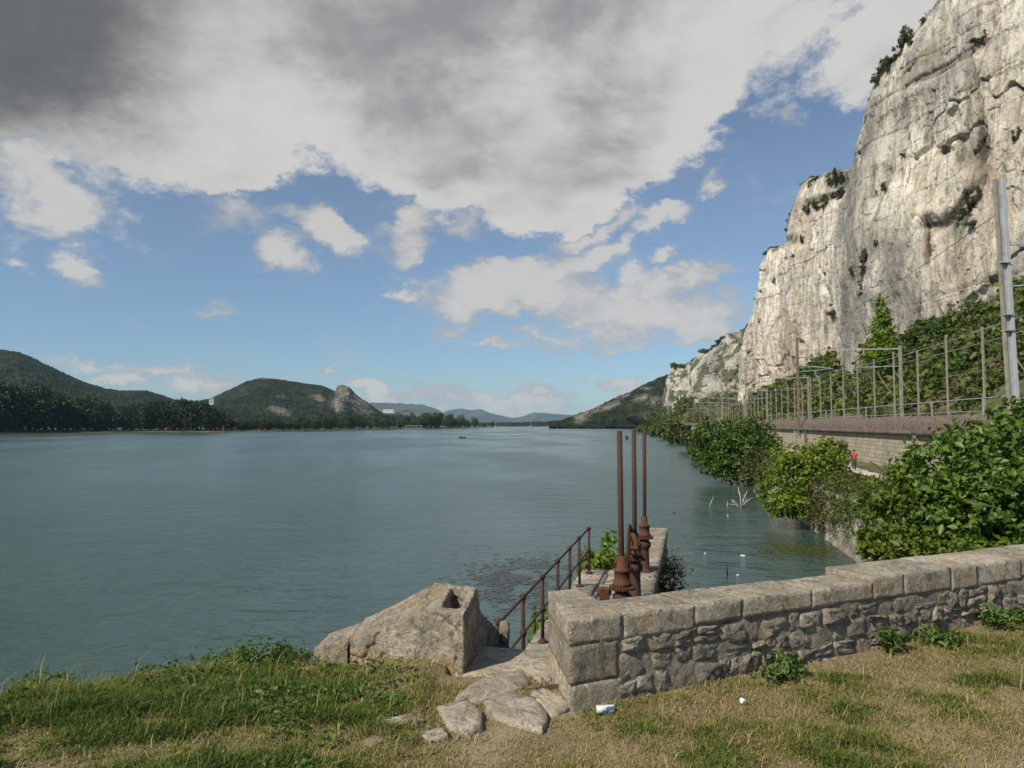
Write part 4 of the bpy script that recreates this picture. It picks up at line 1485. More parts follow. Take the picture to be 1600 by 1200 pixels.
pr = empty('pier', (1.3, 12, PIER_Z))
tag(pr, 'narrow pale stone pier running into the river behind the wall', 'pier')
pl = np.array(pr.location)
Yp = np.linspace(8.0, 22.0, 180)
rows = []
for Yv in Yp:
    x1 = pier_right(Yv)
    x0 = rail_line(Yv) - 0.22 if Yv < 16.0 else x1 - 0.62
    zt = PIER_Z - 0.10
    rows.append([(x0 - 0.1, Yv, -1.0), (x0 - 0.04, Yv, 1.0), (x0, Yv, zt), (x1 - 0.02, Yv, zt), (x1, Yv, zt - 0.1), (x1 + 0.03, Yv, 2.0), (x1 + 0.06, Yv, 1.2), (x1 + 0.1, Yv, -1.0)])
rows = np.array(rows)
q = rows.reshape(-1, 3)
rows[:, :, 0] += (fbm(q / 0.5, 3, 0.6, 901) * 0.06).reshape(rows.shape[:2])
endc = rows[-1].copy()
F = grid_faces(len(Yp), 8)
off = (len(Yp) - 1) * 8
capf = np.array([[off, off + 1, off + 6, off + 7], [off + 1, off + 2, off + 5, off + 6], [off + 2, off + 3, off + 4, off + 5]])
obj('pier_body', np_mesh('pier_body', rows.reshape(-1, 3) - pl, np.concatenate([F, capf]), M_PIER), pr)
# deck slabs and the right-hand kerb stones
Yv, i = 8.05, 0
rg = np.random.default_rng(44)
while Yv < 15.9:
    L_ = rg.uniform(0.75, 1.15)
    L_ = min(L_, 16.0 - Yv)
    x0, x1 = rail_line(Yv) - 0.20, pier_right(Yv) - 0.50
    split = rg.uniform(0.45, 0.6)
    for a_, b_ in ((x0, x0 + (x1 - x0) * split), (x0 + (x1 - x0) * split, x1)):
        def sk(P, Yv=Yv):
            P = P.copy()
            P[:, 0] += (P[:, 1] + pl[1] - Yv) * 0.24
            return P
        me = rough_box('deck_slab', np.array((a_ + 0.008, Yv + 0.008, PIER_Z - 0.13)) - pl, np.array((b_ - 0.008, Yv + L_ - 0.008, PIER_Z + rg.uniform(-0.012, 0.006))) - pl, M_PIER, 910 + i, 0.006, 0.14, 0.015, sk)
        obj('deck_slab', me, pr)
        i += 1
    Yv += L_
Yv = 8.05
while Yv < 21.9:
    L_ = min(rg.uniform(0.6, 1.1), 22.05 - Yv)
    x1 = pier_right(Yv)
    def sk(P, Yv=Yv):
        P = P.copy()
        P[:, 0] += (P[:, 1] + pl[1] - Yv) * 0.243
        return P
    me = rough_box('kerb_stone', np.array((x1 - 0.49, Yv + 0.006, PIER_Z - 0.2)) - pl, np.array((x1 + 0.05, Yv + L_ - 0.006, PIER_Z + 0.04 + rg.uniform(-0.02, 0.03))) - pl, M_PIER, 930 + i, 0.014, 0.12, 0.02, sk)
    obj('kerb_stone', me, pr)
    i += 1
    Yv += L_

# iron railing on the pier
rl = empty('iron_railing', (rail_line(12), 12, PIER_Z))
tag(rl, 'rusty iron railing with ball-topped posts along the left side of the pier', 'railing')
post = MB().tube([(0, 0, 0), (0, 0, 0.93)], 0.026, 10)
post.lathe((0, 0, 0), [(0.075, 0.0), (0.075, 0.02), (0.04, 0.045), (0.026, 0.06)], 10)
pm = post.mesh('post', M_RAILING, True)
bm_ = MB().lathe((0, 0, 0.92), [(0.01, -0.045), (0.036, -0.03), (0.046, 0.0), (0.036, 0.03), (0.01, 0.045)], 10).mesh('knob', M_RAILING, True)
cm_ = MB().lathe((0, 0, 0.47), [(0.028, -0.045), (0.040, -0.03), (0.044, 0.0), (0.040, 0.03), (0.028, 0.045)], 10).mesh('collar', M_RAILING, True)
for Yv in (8.25, 9.44, 10.66, 11.89, 13.08, 14.25, 15.55):
    po = obj('post', pm, rl, (rail_line(Yv) - rl.location.x, Yv - 12, 0.0), (random.uniform(-.012, .012), random.uniform(-.012, .012), 0))
    obj('knob', bm_, po)
    obj('collar', cm_, po)
for zz, rr in ((0.92, 0.019), (0.47, 0.017)):
    MB().tube([(rail_line(8.25) - rl.location.x, -3.75, zz), (rail_line(15.55) - rl.location.x, 3.55, zz)], rr, 8).build('rail', M_RAILING, rl, True)


# ------------------------------------------------------------------ sluice gear
def gear(r, th, teeth, z, dep=0.012):
    g = MB()
    n = teeth * 4
    vs = []
    for zz in (z - th / 2, z + th / 2):
        for k in range(n):
            rr = r if (k % 4) in (0, 1) else r - dep
            a = 2 * math.pi * k / n
            vs.append((rr * math.cos(a), rr * math.sin(a), zz))
    fs = [tuple(range(n))[::-1], tuple(range(n, 2 * n))]
    for k in range(n):
        fs.append((k, (k + 1) % n, n + (k + 1) % n, n + k))
    return g.add(vs, fs)


SL_POS = [(1.55, 10.5), (2.13, 12.9), (2.76, 15.5)]
sl_names = ['nearest rusty sluice rod, thickest, with a toothed crown gear at its foot', 'middle rusty sluice rod rising from a tall round pedestal', 'farthest rusty sluice rod, thinnest, at the pier end']
for i, (x, y) in enumerate(SL_POS):
    s = empty('sluice_gear', (x, y, PIER_Z))
    tag(s, sl_names[i], 'sluice gear', 'sluice lifting gears on the pier')
    gz = 0.80 + (0.03, 0.0, -0.03)[i]
    pd = MB().lathe((0, 0, 0), [(0.18, 0.0), (0.18, 0.05), (0.13, 0.08), (0.100, 0.14), (0.092, gz - 0.30), (0.098, gz - 0.24), (0.13, gz - 0.22), (0.135, gz - 0.13), (0.10, gz - 0.10), (0.10, gz - 0.05)], 20)
    ped = pd.build('pedestal', M_RUST, s, True)
    for k in range(4):
        a = math.pi / 4 + k * math.pi / 2
        MB().lathe((0.150 * math.cos(a), 0.150 * math.sin(a), 0.05), [(0.02, 0), (0.02, 0.03), (0.012, 0.035)], 6).build('bolt', M_RUST_O, ped)
    gear(0.185, 0.045, 26, gz - 0.02, 0.022).build('crown_gear', M_RUST_O, s)
    MB().lathe((0, 0, 0), [(0.13, gz), (0.13, gz + 0.05), (0.112, gz + 0.06), (0.108, gz + 0.20), (0.118, gz + 0.205), (0.118, gz + 0.235), (0.070, gz + 0.24), (0.066, gz + 0.40), (0.052, gz + 0.42)], 18).build('nut_housing', M_RUST_O, s, True)
    rod = MB().tube([(0, 0, 0.3), (0.012 * (i - 1), 0, 1.8), (0.02 * (i - 1), 0, 3.0)], 0.040, 12).build('rod', M_RUST, s, True)
    MB().lathe((0.02 * (i - 1), 0, 3.0), [(0.040, -0.01), (0.043, 0.0), (0.03, 0.006)], 12).build('rod_cap', M_RUST_O, rod, True)
    # pinion bearing beside the crown gear
    pb = MB().box((-0.26, -0.02, gz - 0.10), (0.14, 0.16, 0.16))
    pb.tube([(-0.36, -0.02, gz - 0.08), (-0.16, -0.02, gz - 0.08)], 0.055, 10)
    pb.build('pinion_bearing', M_RUST_O, s, False, 0.012)
    MB().beam((-0.26, -0.02, gz - 0.18), (-0.10, 0.0, 0.25), 0.06, 0.05).build('bearing_bracket', M_RUST, s)
    if i == 1:
        # upright handwheel seen almost edge on
        wh = MB()
        wc, wr = Vector((-0.13, -0.25, 1.0)), 0.38
        ax = Vector((0.97, -0.235, 0)).normalized()
        e1, e2 = Vector((0, 0, 1)), ax.cross(Vector((0, 0, 1)))
        pts = [wc + (e1 * math.cos(a) + e2 * math.sin(a)) * wr for a in np.linspace(0, 2 * math.pi, 29)]
        wh.tube(pts, 0.026, 8, cap=False)
        w_o = wh.build('handwheel', M_RUST, s, True)
        for k in range(5):
            a = 2 * math.pi * k / 5 + 0.3
            MB().tube([wc, wc + (e1 * math.cos(a) + e2 * math.sin(a)) * wr], 0.016, 6).build('spoke', M_RUST, w_o)
        MB().tube([wc - ax * 0.06, wc + ax * 0.16], 0.04, 10).build('hub', M_RUST_O, w_o)

# ================================================================== foliage
def leaf_quads(C, N, S, rg, aspect=0.62, fold=0.18, along=None):
    """folded diamond leaves: centres C, normals N, sizes S -> verts, faces"""
    n = len(C)
    N = N / (np.linalg.norm(N, axis=1, keepdims=True) + 1e-9)
    R = rg.normal(size=(n, 3)) if along is None else along + 0.35 * rg.normal(size=(n, 3))
    T = R - N * (R * N).sum(1, keepdims=True)
    T /= np.linalg.norm(T, axis=1, keepdims=True) + 1e-9
    B = np.cross(N, T)
    S = S[:, None]
    base = C - T * S * 0.5
    tip = C + T * S * 0.5 - N * S * fold * 0.6
    l = C + B * S * 0.5 * aspect - T * S * 0.05 + N * S * fold
    r = C - B * S * 0.5 * aspect - T * S * 0.05 + N * S * fold
    V = np.stack([base, r, tip, l], 1).reshape(-1, 3)
    k = np.arange(n) * 4
    F = np.concatenate([np.stack([k, k + 1, k + 2], 1), np.stack([k, k + 2, k + 3], 1)])
    return V, F


def crown_data(lobes, n, size, seed, shell=0.55, lump=0.3, clump=12, spread=0.16, up=0.35, aspect=0.62, droop=0.0, sat=4):
    """leaves gathered in clumps through ellipsoid lobes; tint is per leaf"""
    rg = np.random.default_rng(seed)
    lobes = np.array(lobes, dtype=float)            # cx cy cz rx ry rz
    if sat:
        ex = []
        for L in lobes:
            for _ in range(sat):
                dd = rg.normal(size=3)
                dd /= np.linalg.norm(dd)
                if dd[2] < -0.3:
                    dd[2] *= -0.5
                ex.append(np.concatenate([L[:3] + dd * L[3:] * rg.uniform(0.8, 1.12), L[3:] * rg.uniform(0.22, 0.42)]))
        lobes = np.concatenate([lobes, np.array(ex)])
    w = (lobes[:, 3] * lobes[:, 4] * lobes[:, 5]) ** (2 / 3)
    nc = max(8, n // clump)
    li = rg.choice(len(lobes), nc, p=w / w.sum())
    D = rg.normal(size=(nc, 3))
    D /= np.linalg.norm(D, axis=1, keepdims=True)
    rad = shell + (1 - shell) * rg.random(nc) ** 0.6
    rad *= 1 + lump * fbm(D * 2.4 + li[:, None] * 5.1, 3, 0.6, seed)
    Cc = lobes[li, :3] + D * lobes[li, 3:] * rad[:, None]
    ctint = np.clip(0.5 + 0.33 * rg.normal(size=nc) * 0.7, 0, 1)
    ci = np.repeat(np.arange(nc), clump)
    m = len(ci)
    sp = lobes[li, 3:].mean(1)[ci] * spread
    C = Cc[ci] + rg.normal(size=(m, 3)) * sp[:, None] * np.array([1, 1, 0.7])
    N = D[ci] + rg.normal(size=(m, 3)) * 0.75 + np.array([0, 0, up])
    S = size * rg.uniform(0.45, 1.5, m)
    V, F = leaf_quads(C, N, S, rg, aspect)
    tint = np.clip(ctint[ci] * 0.6 + rg.random(m) * 0.45 - 0.05, 0, 1)
    return V, F, np.repeat(tint, 4)


def limb_mesh(name, base, lobes, mat, seed, r0=0.12, n=7):
    rg = np.random.default_rng(seed)
    mb = MB()
    base = np.array(base, float)
    for k in range(n):
        L = np.array(lobes[rg.integers(len(lobes))], float)
        tip = L[:3] + rg.normal(size=3) * L[3:] * 0.35
        midp = base + (tip - base) * 0.5 + rg.normal(size=3) * 0.12 * np.linalg.norm(tip - base)
        mb.tube([tuple(base + rg.normal(size=3) * r0 * 0.4 * np.array([1, 1, 0])), tuple(midp), tuple(tip)], [r0, r0 * 0.55, r0 * 0.15], 6)
    return mb.mesh(name, mat, True)


def plant(name, label, cat, loc, lobes, n, size, mat, seed, group=None, limbs=7, r0=0.08, base=(0, 0, 0), crown='crown', stem='trunk', **kw):
    o = empty(name, loc)
    tag(o, label, cat, group)
    V, F, T = crown_data(lobes, n, size, seed, **kw)
    obj(crown, np_mesh(crown, V, F, mat, False, dict(tint=T)), o)
    if limbs:
        obj(stem, limb_mesh(stem, base, lobes, M_BARK, seed + 1, r0, limbs), o)
    return o


# ------------------------------------------------------------------ fig bushes on the quay
def lobes_px(L, loc):
    """lobes given in photograph pixels and depth -> metres relative to loc"""
    out = []
    for (px, py, Y, rx, ry, rz) in L:
        c_ = at(px, py, Y)
        out.append((c_.x - loc[0], c_.y - loc[1], c_.z - loc[2], rx, ry, rz))
    return out


loc = (15.5, 24.0, 2.6)
plant('fig_bush', 'large dark green fig bush behind the right end of the parapet wall', 'bush', loc,
      lobes_px([(1560, 700, 24, 1.7, 1.8, 1.25), (1490, 720, 23.5, 1.3, 1.4, 1.1), (1450, 760, 23, 0.9, 1.0, 0.9), (1590, 780, 22, 1.8, 1.6, 1.4), (1510, 810, 22, 1.5, 1.4, 1.2), (1640, 720, 24, 2.0, 2.0, 1.6), (1470, 830, 22, 1.0, 1.0, 0.8), (1590, 850, 21, 1.5, 1.2, .8), (1600, 660, 25, 1.2, 1.2, .8)], loc),
      9500, 0.24, M_FIGDK, 1001, limbs=40, r0=0.05, base=(0.5, 0, -0.2), shell=0.35, spread=0.17, lump=0.6)
loc = (12.6, 22.5, 1.8)
plant('fig_bush', 'bright leafed fig bush hanging over the water left of the dark fig', 'bush', loc,
      lobes_px([(1400, 800, 23.5, 0.95, 1.0, 1.0), (1385, 850, 22.5, .75, .8, .7), (1420, 760, 24.5, .9, 1.0, .8), (1440, 860, 21.5, 1.0, .9, .6), (1530, 870, 20.5, 1.1, .8, .45), (1375, 870, 21.5, .4, .5, .35), (1460, 800, 22.5, .8, .8, .7)], loc),
      7500, 0.20, M_FIG, 1011, limbs=14, r0=0.035, base=(0.8, 0, 0.3), shell=0.4, spread=0.22, lump=0.4)
loc = (18.6, 46.0, 0.8)
plant('fig_bush', 'bright yellow green fig bush leaning over the water below the footpath', 'bush', loc,
      lobes_px([(1262, 735, 46, 2.2, 2.0, 1.7), (1225, 765, 45, 1.3, 1.4, 1.5), (1220, 790, 44, .9, 1.0, .75), (1290, 715, 47, 1.5, 1.5, 1.0), (1255, 790, 43.5, .8, .8, .7)], loc),
      9000, 0.24, M_FIG, 1021, limbs=10, r0=0.06, base=(1.5, 0, 0.6), shell=0.5, spread=0.18, lump=0.35)
loc = (20.5, 42.0, 1.6)
plant('bramble_bush', 'brownish bramble bush on the quay right of the yellow green fig', 'bush', loc,
      lobes_px([(1310, 780, 41, 1.4, 1.3, 1.2), (1335, 800, 38, 1.1, 1.0, .9), (1300, 815, 40.5, .9, .8, .8), (1345, 830, 36, .8, .8, .7), (1360, 770, 40, 1.3, 1.2, .8)], loc),
      6500, 0.15, mat_leaf('bramble_leaf', (0.055, 0.060, 0.020), (0.16, 0.125, 0.05), 0.25), 1031, limbs=10, r0=0.03, base=(0.6, 0, 0.2), shell=0.4, spread=0.2)
loc = (23.0, 44.0, 2.6)
plant('shrub', 'green shrub between the footpath and the brambles', 'bush', loc,
      lobes_px([(1345, 765, 43, 1.5, 1.5, .75), (1385, 775, 39, 1.4, 1.4, .8), (1400, 765, 37, 1.0, 1.1, .6), (1320, 757, 47, 1.2, 1.2, .6)], loc),
      5500, 0.17, M_FIGDK, 1041, limbs=8, r0=0.03, base=(0, 0, 0), shell=0.4, spread=0.2)
loc = (24.5, 78.0, 0.3)
plant('fig_bush', 'big rounded dark green bush growing out of the water by the wall', 'bush', loc,
      lobes_px([(1150, 695, 78, 3.3, 3.2, 2.5), (1115, 690, 77, 2.2, 2.2, 2.1), (1180, 690, 80, 2.4, 2.4, 2.2), (1120, 722, 76, 2.0, 2.0, 1.5), (1160, 730, 75, 2.6, 2.2, 1.6), (1195, 705, 80, 1.6, 1.6, 1.3)], loc),
      13000, 0.34, M_FIGDK, 1051, limbs=12, r0=0.14, base=(1.5, 0, 0), shell=0.55, spread=0.15, lump=0.3)
loc = (23.8, 66.0, 0.6)
plant('bramble_bush', 'olive brown bramble bush between the rounded bush and the yellow fig', 'bush', loc,
      lobes_px([(1195, 728, 66, 1.7, 1.7, 1.4), (1205, 745, 64, 1.3, 1.3, 1.0), (1175, 742, 67, 1.0, 1.0, .7)], loc),
      4200, 0.22, mat_leaf('olive_bramble_leaf', (0.045, 0.060, 0.018), (0.11, 0.11, 0.035), 0.25), 1061, limbs=8, r0=0.04, base=(1.0, 0, 0.3), shell=0.4, spread=0.2)

loc = (16.5, 33.0, 2.0)
plant('bramble_bush', 'straggling green brown brambles trailing over the quay edge above the water', 'bush', loc,
      [(quay_x(Yv) - loc[0] + dx, Yv - loc[1], zz - loc[2], rr, 0.9, rz) for Yv, dx, zz, rr, rz in ((30, .1, 2.6, .9, .8), (32, -.3, 2.2, .8, .9), (33.5, 0, 2.8, .9, .7), (35, -.4, 1.9, .7, .8), (36.5, -.1, 2.7, .9, .8), (38, -.5, 1.7, .7, .8), (39.5, -.2, 2.6, .9, .8), (41, -.6, 1.5, .7, .9), (31, .9, 3.0, .9, .5), (35, 1.0, 3.1, .9, .5), (39, .9, 3.1, 1.0, .5))],
      8500, 0.13, M_SCRUB, 1071, limbs=14, r0=0.025, base=(0.5, 0, 0.4), shell=0.3, spread=0.25, lump=0.5)

# bushes farther along the water
far_b = [(1083, 662, 120, 3.0, 2.4), (1068, 661, 170, 4.0, 3.2), (1050, 662, 230, 4.2, 4.2), (1035, 660, 300, 5.0, 5.0), (1020, 662, 380, 6.0, 4.2), (1004, 663, 470, 7.0, 4.5), (1092, 668, 100, 2.2, 1.8), (1074, 668, 145, 2.4, 1.8), (1043, 668, 260, 3.0, 2.6)]
cl_me = []
for s_ in range(5):
    lob = [(0, 0, 0.55, .8, .8, .55), (.45, .2, .5, .5, .5, .42), (-.45, -.1, .45, .5, .5, .4), (.1, -.4, .4, .5, .45, .4), (-.1, .1, .85, .45, .45, .35)]
    V, F, T = crown_data(lob, 1700, 0.16, 1100 + s_, shell=0.5, spread=0.16, lump=0.45)
    cl_me.append(np_mesh('crown', V, F, M_SCRUB, False, dict(tint=T)))
st_me = limb_mesh('trunk', (0, 0, 0), lob, M_BARK, 1111, 0.05, 6)
for i, (px, py, Y, r, h_) in enumerate(far_b):
    c_ = at(px, py, Y)
    o = empty('waterside_bush', (c_.x + 2, Y, 0.1))
    tag(o, ordinal(sorted([q[2] for q in far_b]).index(Y) + 1) + ' waterside bush beyond the big rounded bush, counted going away', 'bush', 'bushes along the far right bank')
    obj('crown', cl_me[i % 5], o, (0, 0, 0), (0, 0, i * 1.3), (r, r, h_ * 1.25))
    obj('trunk', st_me, o, (0, 0, 0), (0, 0, i), (r, r, h_ * 1.1))

# ------------------------------------------------------------------ scrub on the slope (nobody could count it)
rg = np.random.default_rng(55)
NB = 4200
ui = rg.random(NB) ** 1.25 * (SL.shape[0] - 2)
vi = rg.random(NB) * (SL.shape[1] * 0.82 - 2) + 0.5
a_, b_ = ui.astype(int), vi.astype(int)
C = SL[a_, b_] + (SL[a_ + 1, b_] - SL[a_, b_]) * (ui - a_)[:, None] + (SL[a_, b_ + 1] - SL[a_, b_]) * (vi - b_)[:, None]
dist = C[:, 1]
dens = fbm(C / 14.0, 3, 0.5, 77)
keep = (dens > -0.30) & (dist > 40) & (dist < 900)
keep &= ~((vi < 6) & (rg.random(NB) < 0.5))
C, dist, vi = C[keep], dist[keep], vi[keep]
nb_ = len(C)
R = (0.5 + 2.2 * rg.random(nb_) ** 2.0) * (0.75 + dist / 420) * np.where(vi > 26, 1.25, 1.0)
per = 46
ci = np.repeat(np.arange(nb_), per)
D = rg.normal(size=(nb_ * per, 3))
D /= np.linalg.norm(D, axis=1, keepdims=True)
LC = C[ci] + D * (R[ci] * rg.uniform(0.5, 1.0, len(ci)))[:, None] * np.array([1, 1, 0.8]) + np.array([0, 0, 0.45]) * R[ci][:, None]
V, F = leaf_quads(LC, D + rg.normal(size=D.shape) * 0.6 + [0, 0, .3], R[ci] * rg.uniform(0.28, 0.5, len(ci)), rg, 0.8)
dry = (fbm(C / 9.0, 2, 0.5, 79) > 0.30) & (vi < 16)
ctint = np.clip(0.45 + 0.30 * rg.normal(size=nb_), 0, 1)
tint = np.clip(ctint[ci] * 0.65 + rg.random(len(ci)) * 0.4 - 0.05, 0, 1)
for nm, sel, mt in (('hillside_scrub', ~dry, M_SCRUB), ('dry_scrub', dry, M_DRYBUSH)):
    ls = sel[ci]
    Vs = V.reshape(-1, 4, 3)[ls].reshape(-1, 3)
    k = np.arange(ls.sum()) * 4
    Fs = np.concatenate([np.stack([k, k + 1, k + 2], 1), np.stack([k, k + 2, k + 3], 1)])
    o = obj(nm, np_mesh(nm, Vs, Fs, mt, False, dict(tint=np.repeat(tint[ls], 4))))
    tag(o, {'hillside_scrub': 'dense green scrub covering the slope below the cliffs', 'dry_scrub': 'patches of dry tan scrub low on the slope behind the fence'}[nm], 'scrub', kind='stuff')

# single trees at the foot of the cliff
c_ = at(1378, 538, 140)
plant('tree', 'bright yellow green pointed tree against the foot of the cliff', 'tree', (c_.x, c_.y, c_.z - 4),
      [(0, 0, 3.0, 2.9, 2.7, 3.2), (0, 0, 6.5, 2.3, 2.2, 3.4), (0.1, 0, 9.8, 1.35, 1.3, 3.0), (-.6, 0, 1.0, 2.6, 2.4, 2.0)], 5200, 0.5, M_CYP, 1201, limbs=6, r0=0.25, shell=0.5, spread=0.14)
c_ = at(1452, 520, 150)
plant('tree', 'dark green rounded tree against the cliff right of the pointed one', 'tree', (c_.x, c_.y, c_.z - 2.5),
      [(0, 0, 2.5, 3.6, 3.2, 2.6), (1.5, 0, 3.8, 2.4, 2.2, 2.2), (-2.2, 0, 2.0, 2.2, 2, 1.8)], 4200, 0.5, M_FIGDK, 1211, limbs=6, r0=0.25, shell=0.5, spread=0.14)
c_ = at(1335, 590, 205)
plant('tree', 'dark tree in the cleft between the two white cliffs', 'tree', (c_.x, c_.y, c_.z - 3),
      [(0, 0, 3, 4.4, 3.6, 3.6), (3, 0, 4.5, 3.4, 3, 3.2), (-4, 0, 2.2, 4, 3, 3.0), (-7, 0, 4, 2.6, 2.4, 3.2)], 4600, 0.7, M_FIGDK, 1221, limbs=6, r0=0.25, shell=0.5, spread=0.14)
c_ = at(1270, 585, 245)
plant('tree', 'dark leafy tree at the foot of the middle white buttress', 'tree', (c_.x, c_.y, c_.z - 3),
      [(0, 0, 3, 4.2, 3.6, 4.2), (4, 0, 3.5, 3.8, 3, 3.6), (-3, 0, 0.5, 3.2, 3, 2.6), (1, 0, -2, 5, 3, 3)], 4200, 0.75, M_FIGDK, 1231, limbs=6, r0=0.25, shell=0.5, spread=0.14)

# shrubs rooted in the rock
cr_me = []
for s_ in range(4):
    rgm = np.random.default_rng(1160 + s_)
    lob = [(rgm.uniform(-.7, .7), rgm.uniform(-.7, .7), rgm.uniform(.0, 1.1), rgm.uniform(.15, .45), rgm.uniform(.15, .45), rgm.uniform(.15, .4)) for _ in range(8)]
    V, F, T = crown_data(lob, 900, 0.17, 1170 + s_, shell=0.2, spread=0.35, lump=0.5, sat=2)
    cr_me.append(np_mesh('crown', V, F, M_CREV, False, dict(tint=T)))
rock_spots = [('A', 1386, 108, 2.6), ('A', 1372, 118, 2.0), ('A', 1425, 65, 1.8), ('A', 1383, 292, 1.6), ('A', 1528, 60, 2.4), ('A', 1410, 240, 1.0), ('A', 1370, 377, 1.3), ('A', 1350, 405, 1.6), ('A', 1520, 345, 2.2), ('A', 1332, 425, 1.3),
              ('A', 1476, 238, 1.4), ('A', 1590, 210, 1.6), ('A', 1440, 30, 1.6), ('A', 1508, 300, 1.4), ('A', 1347, 238, 1.4), ('B', 1305, 275, 2.8), ('B', 1290, 318, 2.2), ('B', 1275, 322, 2.0), ('B', 1318, 300, 3.0), ('B', 1262, 328, 1.8), ('B', 1252, 375, 2.2), ('B', 1302, 485, 3.2), ('B', 1266, 290, 1.6),
              ('B', 1240, 400, 1.4), ('B', 1210, 440, 1.4), ('B', 1188, 500, 1.6)] + [('B', 1256 + 5.5 * q, 327 - 2.2 * q + 3 * math.sin(q * 2.0), 1.9) for q in range(13)] + [('B', 1296 + 5 * q, 284 - 2 * q, 2.2) for q in range(5)] + [('A', 1372 + 9 * q, 122 - 14 * q, 2.6) for q in range(6)] + [('A', 1500 + 6 * q, 338 - 8 * q, 1.8) for q in range(5)] + [('A', 1352 - 2 * q, 400 + 14 * q, 1.6) for q in range(5)]
sheets = {'A': near_P, 'B': mid_P}
pj = {k: project(v) for k, v in sheets.items()}
rock_spots.sort(key=lambda q: (q[0], q[2]))
cnt = {'A': 0, 'B': 0}
for i, (sh, px, py, r) in enumerate(rock_spots):
    cnt[sh] += 1
    X, Y = pj[sh]
    j = np.argmin((X - px) ** 2 + (Y - py) ** 2)
    c_ = sheets[sh].reshape(-1, 3)[j]
    o = empty('cliff_shrub', (c_[0] - 0.2 * r, c_[1] - 0.3 * r, c_[2] - 0.5 * r))
    tag(o, ordinal(cnt[sh]) + (' shrub from the top rooted in the near cliff face' if sh == 'A' else ' shrub from the top rooted on the middle cliff'), 'shrub', 'shrubs on the near cliff' if sh == 'A' else 'shrubs on the middle cliff')
    r *= 0.75
    obj('crown', cr_me[i % 4], o, (0, 0, 0), (0, 0, i * 2.1), (r * 0.9, r * 0.9, r * (0.8 + 0.9 * ((i * 37) % 10) / 10)))
    obj('trunk', st_me, o, (0, 0, 0), (0, 0, i), (r, r, r))
# bushes along the rims
for nm, P_, n_, rr in (('near', near_P, 34, 1.4), ('middle', mid_P, 40, 1.6), ('far', far_P, 60, 3.4)):
    rgm = np.random.default_rng(hash(nm) % 1000 if False else len(nm) * 7)
    for k in range(n_):
        i0 = int((0.12 + 0.86 * (k + rgm.random()) / n_) * (P_.shape[0] - 1))
        c_ = P_[i0, -1]
        o = empty('rim_shrub', (c_[0] + rgm.uniform(0, 3), c_[1] + rgm.uniform(0, 3), c_[2] - 0.6))
        tag(o, '%s low shrub from the %s along the top edge of the %s cliff' % (ordinal(k + 1), 'right', nm), 'shrub', 'shrubs along the top of the %s cliff' % nm)
        r = rr * rgm.uniform(0.5, 1.3)
        obj('crown', cl_me[k % 5], o, (0, 0, 0), (0, 0, k), (r * 1.2, r * 1.2, r * 0.8))

# ------------------------------------------------------------------ trees on the far left shore
tree_crowns, point_crowns = [], []
for s_ in range(6):
    rgm = np.random.default_rng(1300 + s_)
    lob = [(0, 0, .50, .34, .34, .42)] + [(rgm.uniform(-.25, .25), rgm.uniform(-.2, .2), rgm.uniform(.2, .8), rgm.uniform(.15, .26), rgm.uniform(.15, .24), rgm.uniform(.14, .24)) for _ in range(7)]
    V, F, T = crown_data(lob, 2600, 0.055, 1310 + s_, shell=0.45, spread=0.16, lump=0.4)
    tree_crowns.append(np_mesh('crown', V, F, M_TREE, False, dict(tint=T)))
    point_crowns.append(np_mesh('crown', V, F, M_POINT, False, dict(tint=T)))
tr_lob = [(0, 0, .6, .25, .25, .3)]
tree_trunk = MB().tube([(0, 0, -0.03), (0.01, 0, .35), (0, .01, .7)], [.03, .022, .008], 7).mesh('trunk', M_BARK, True)
tops = [(-60, 600), (0, 598), (40, 604), (90, 611), (104, 622), (112, 648), (120, 628), (135, 620), (165, 624), (178, 645), (190, 634), (220, 630), (260, 625), (300, 627), (340, 631), (355, 645), (380, 651), (420, 653), (470, 650), (520, 648), (560, 645), (600, 650), (650, 647), (690, 643), (720, 648), (750, 655), (768, 662)]
tx, ty = [q[0] for q in tops], [q[1] for q in tops]
Lsh = np.array(LEFT_SHORE)
sh_px = CX + F_PX * Lsh[:, 0] / Lsh[:, 1]


def shore_depth(px):
    return float(np.interp(px, sh_px, Lsh[:, 1]))


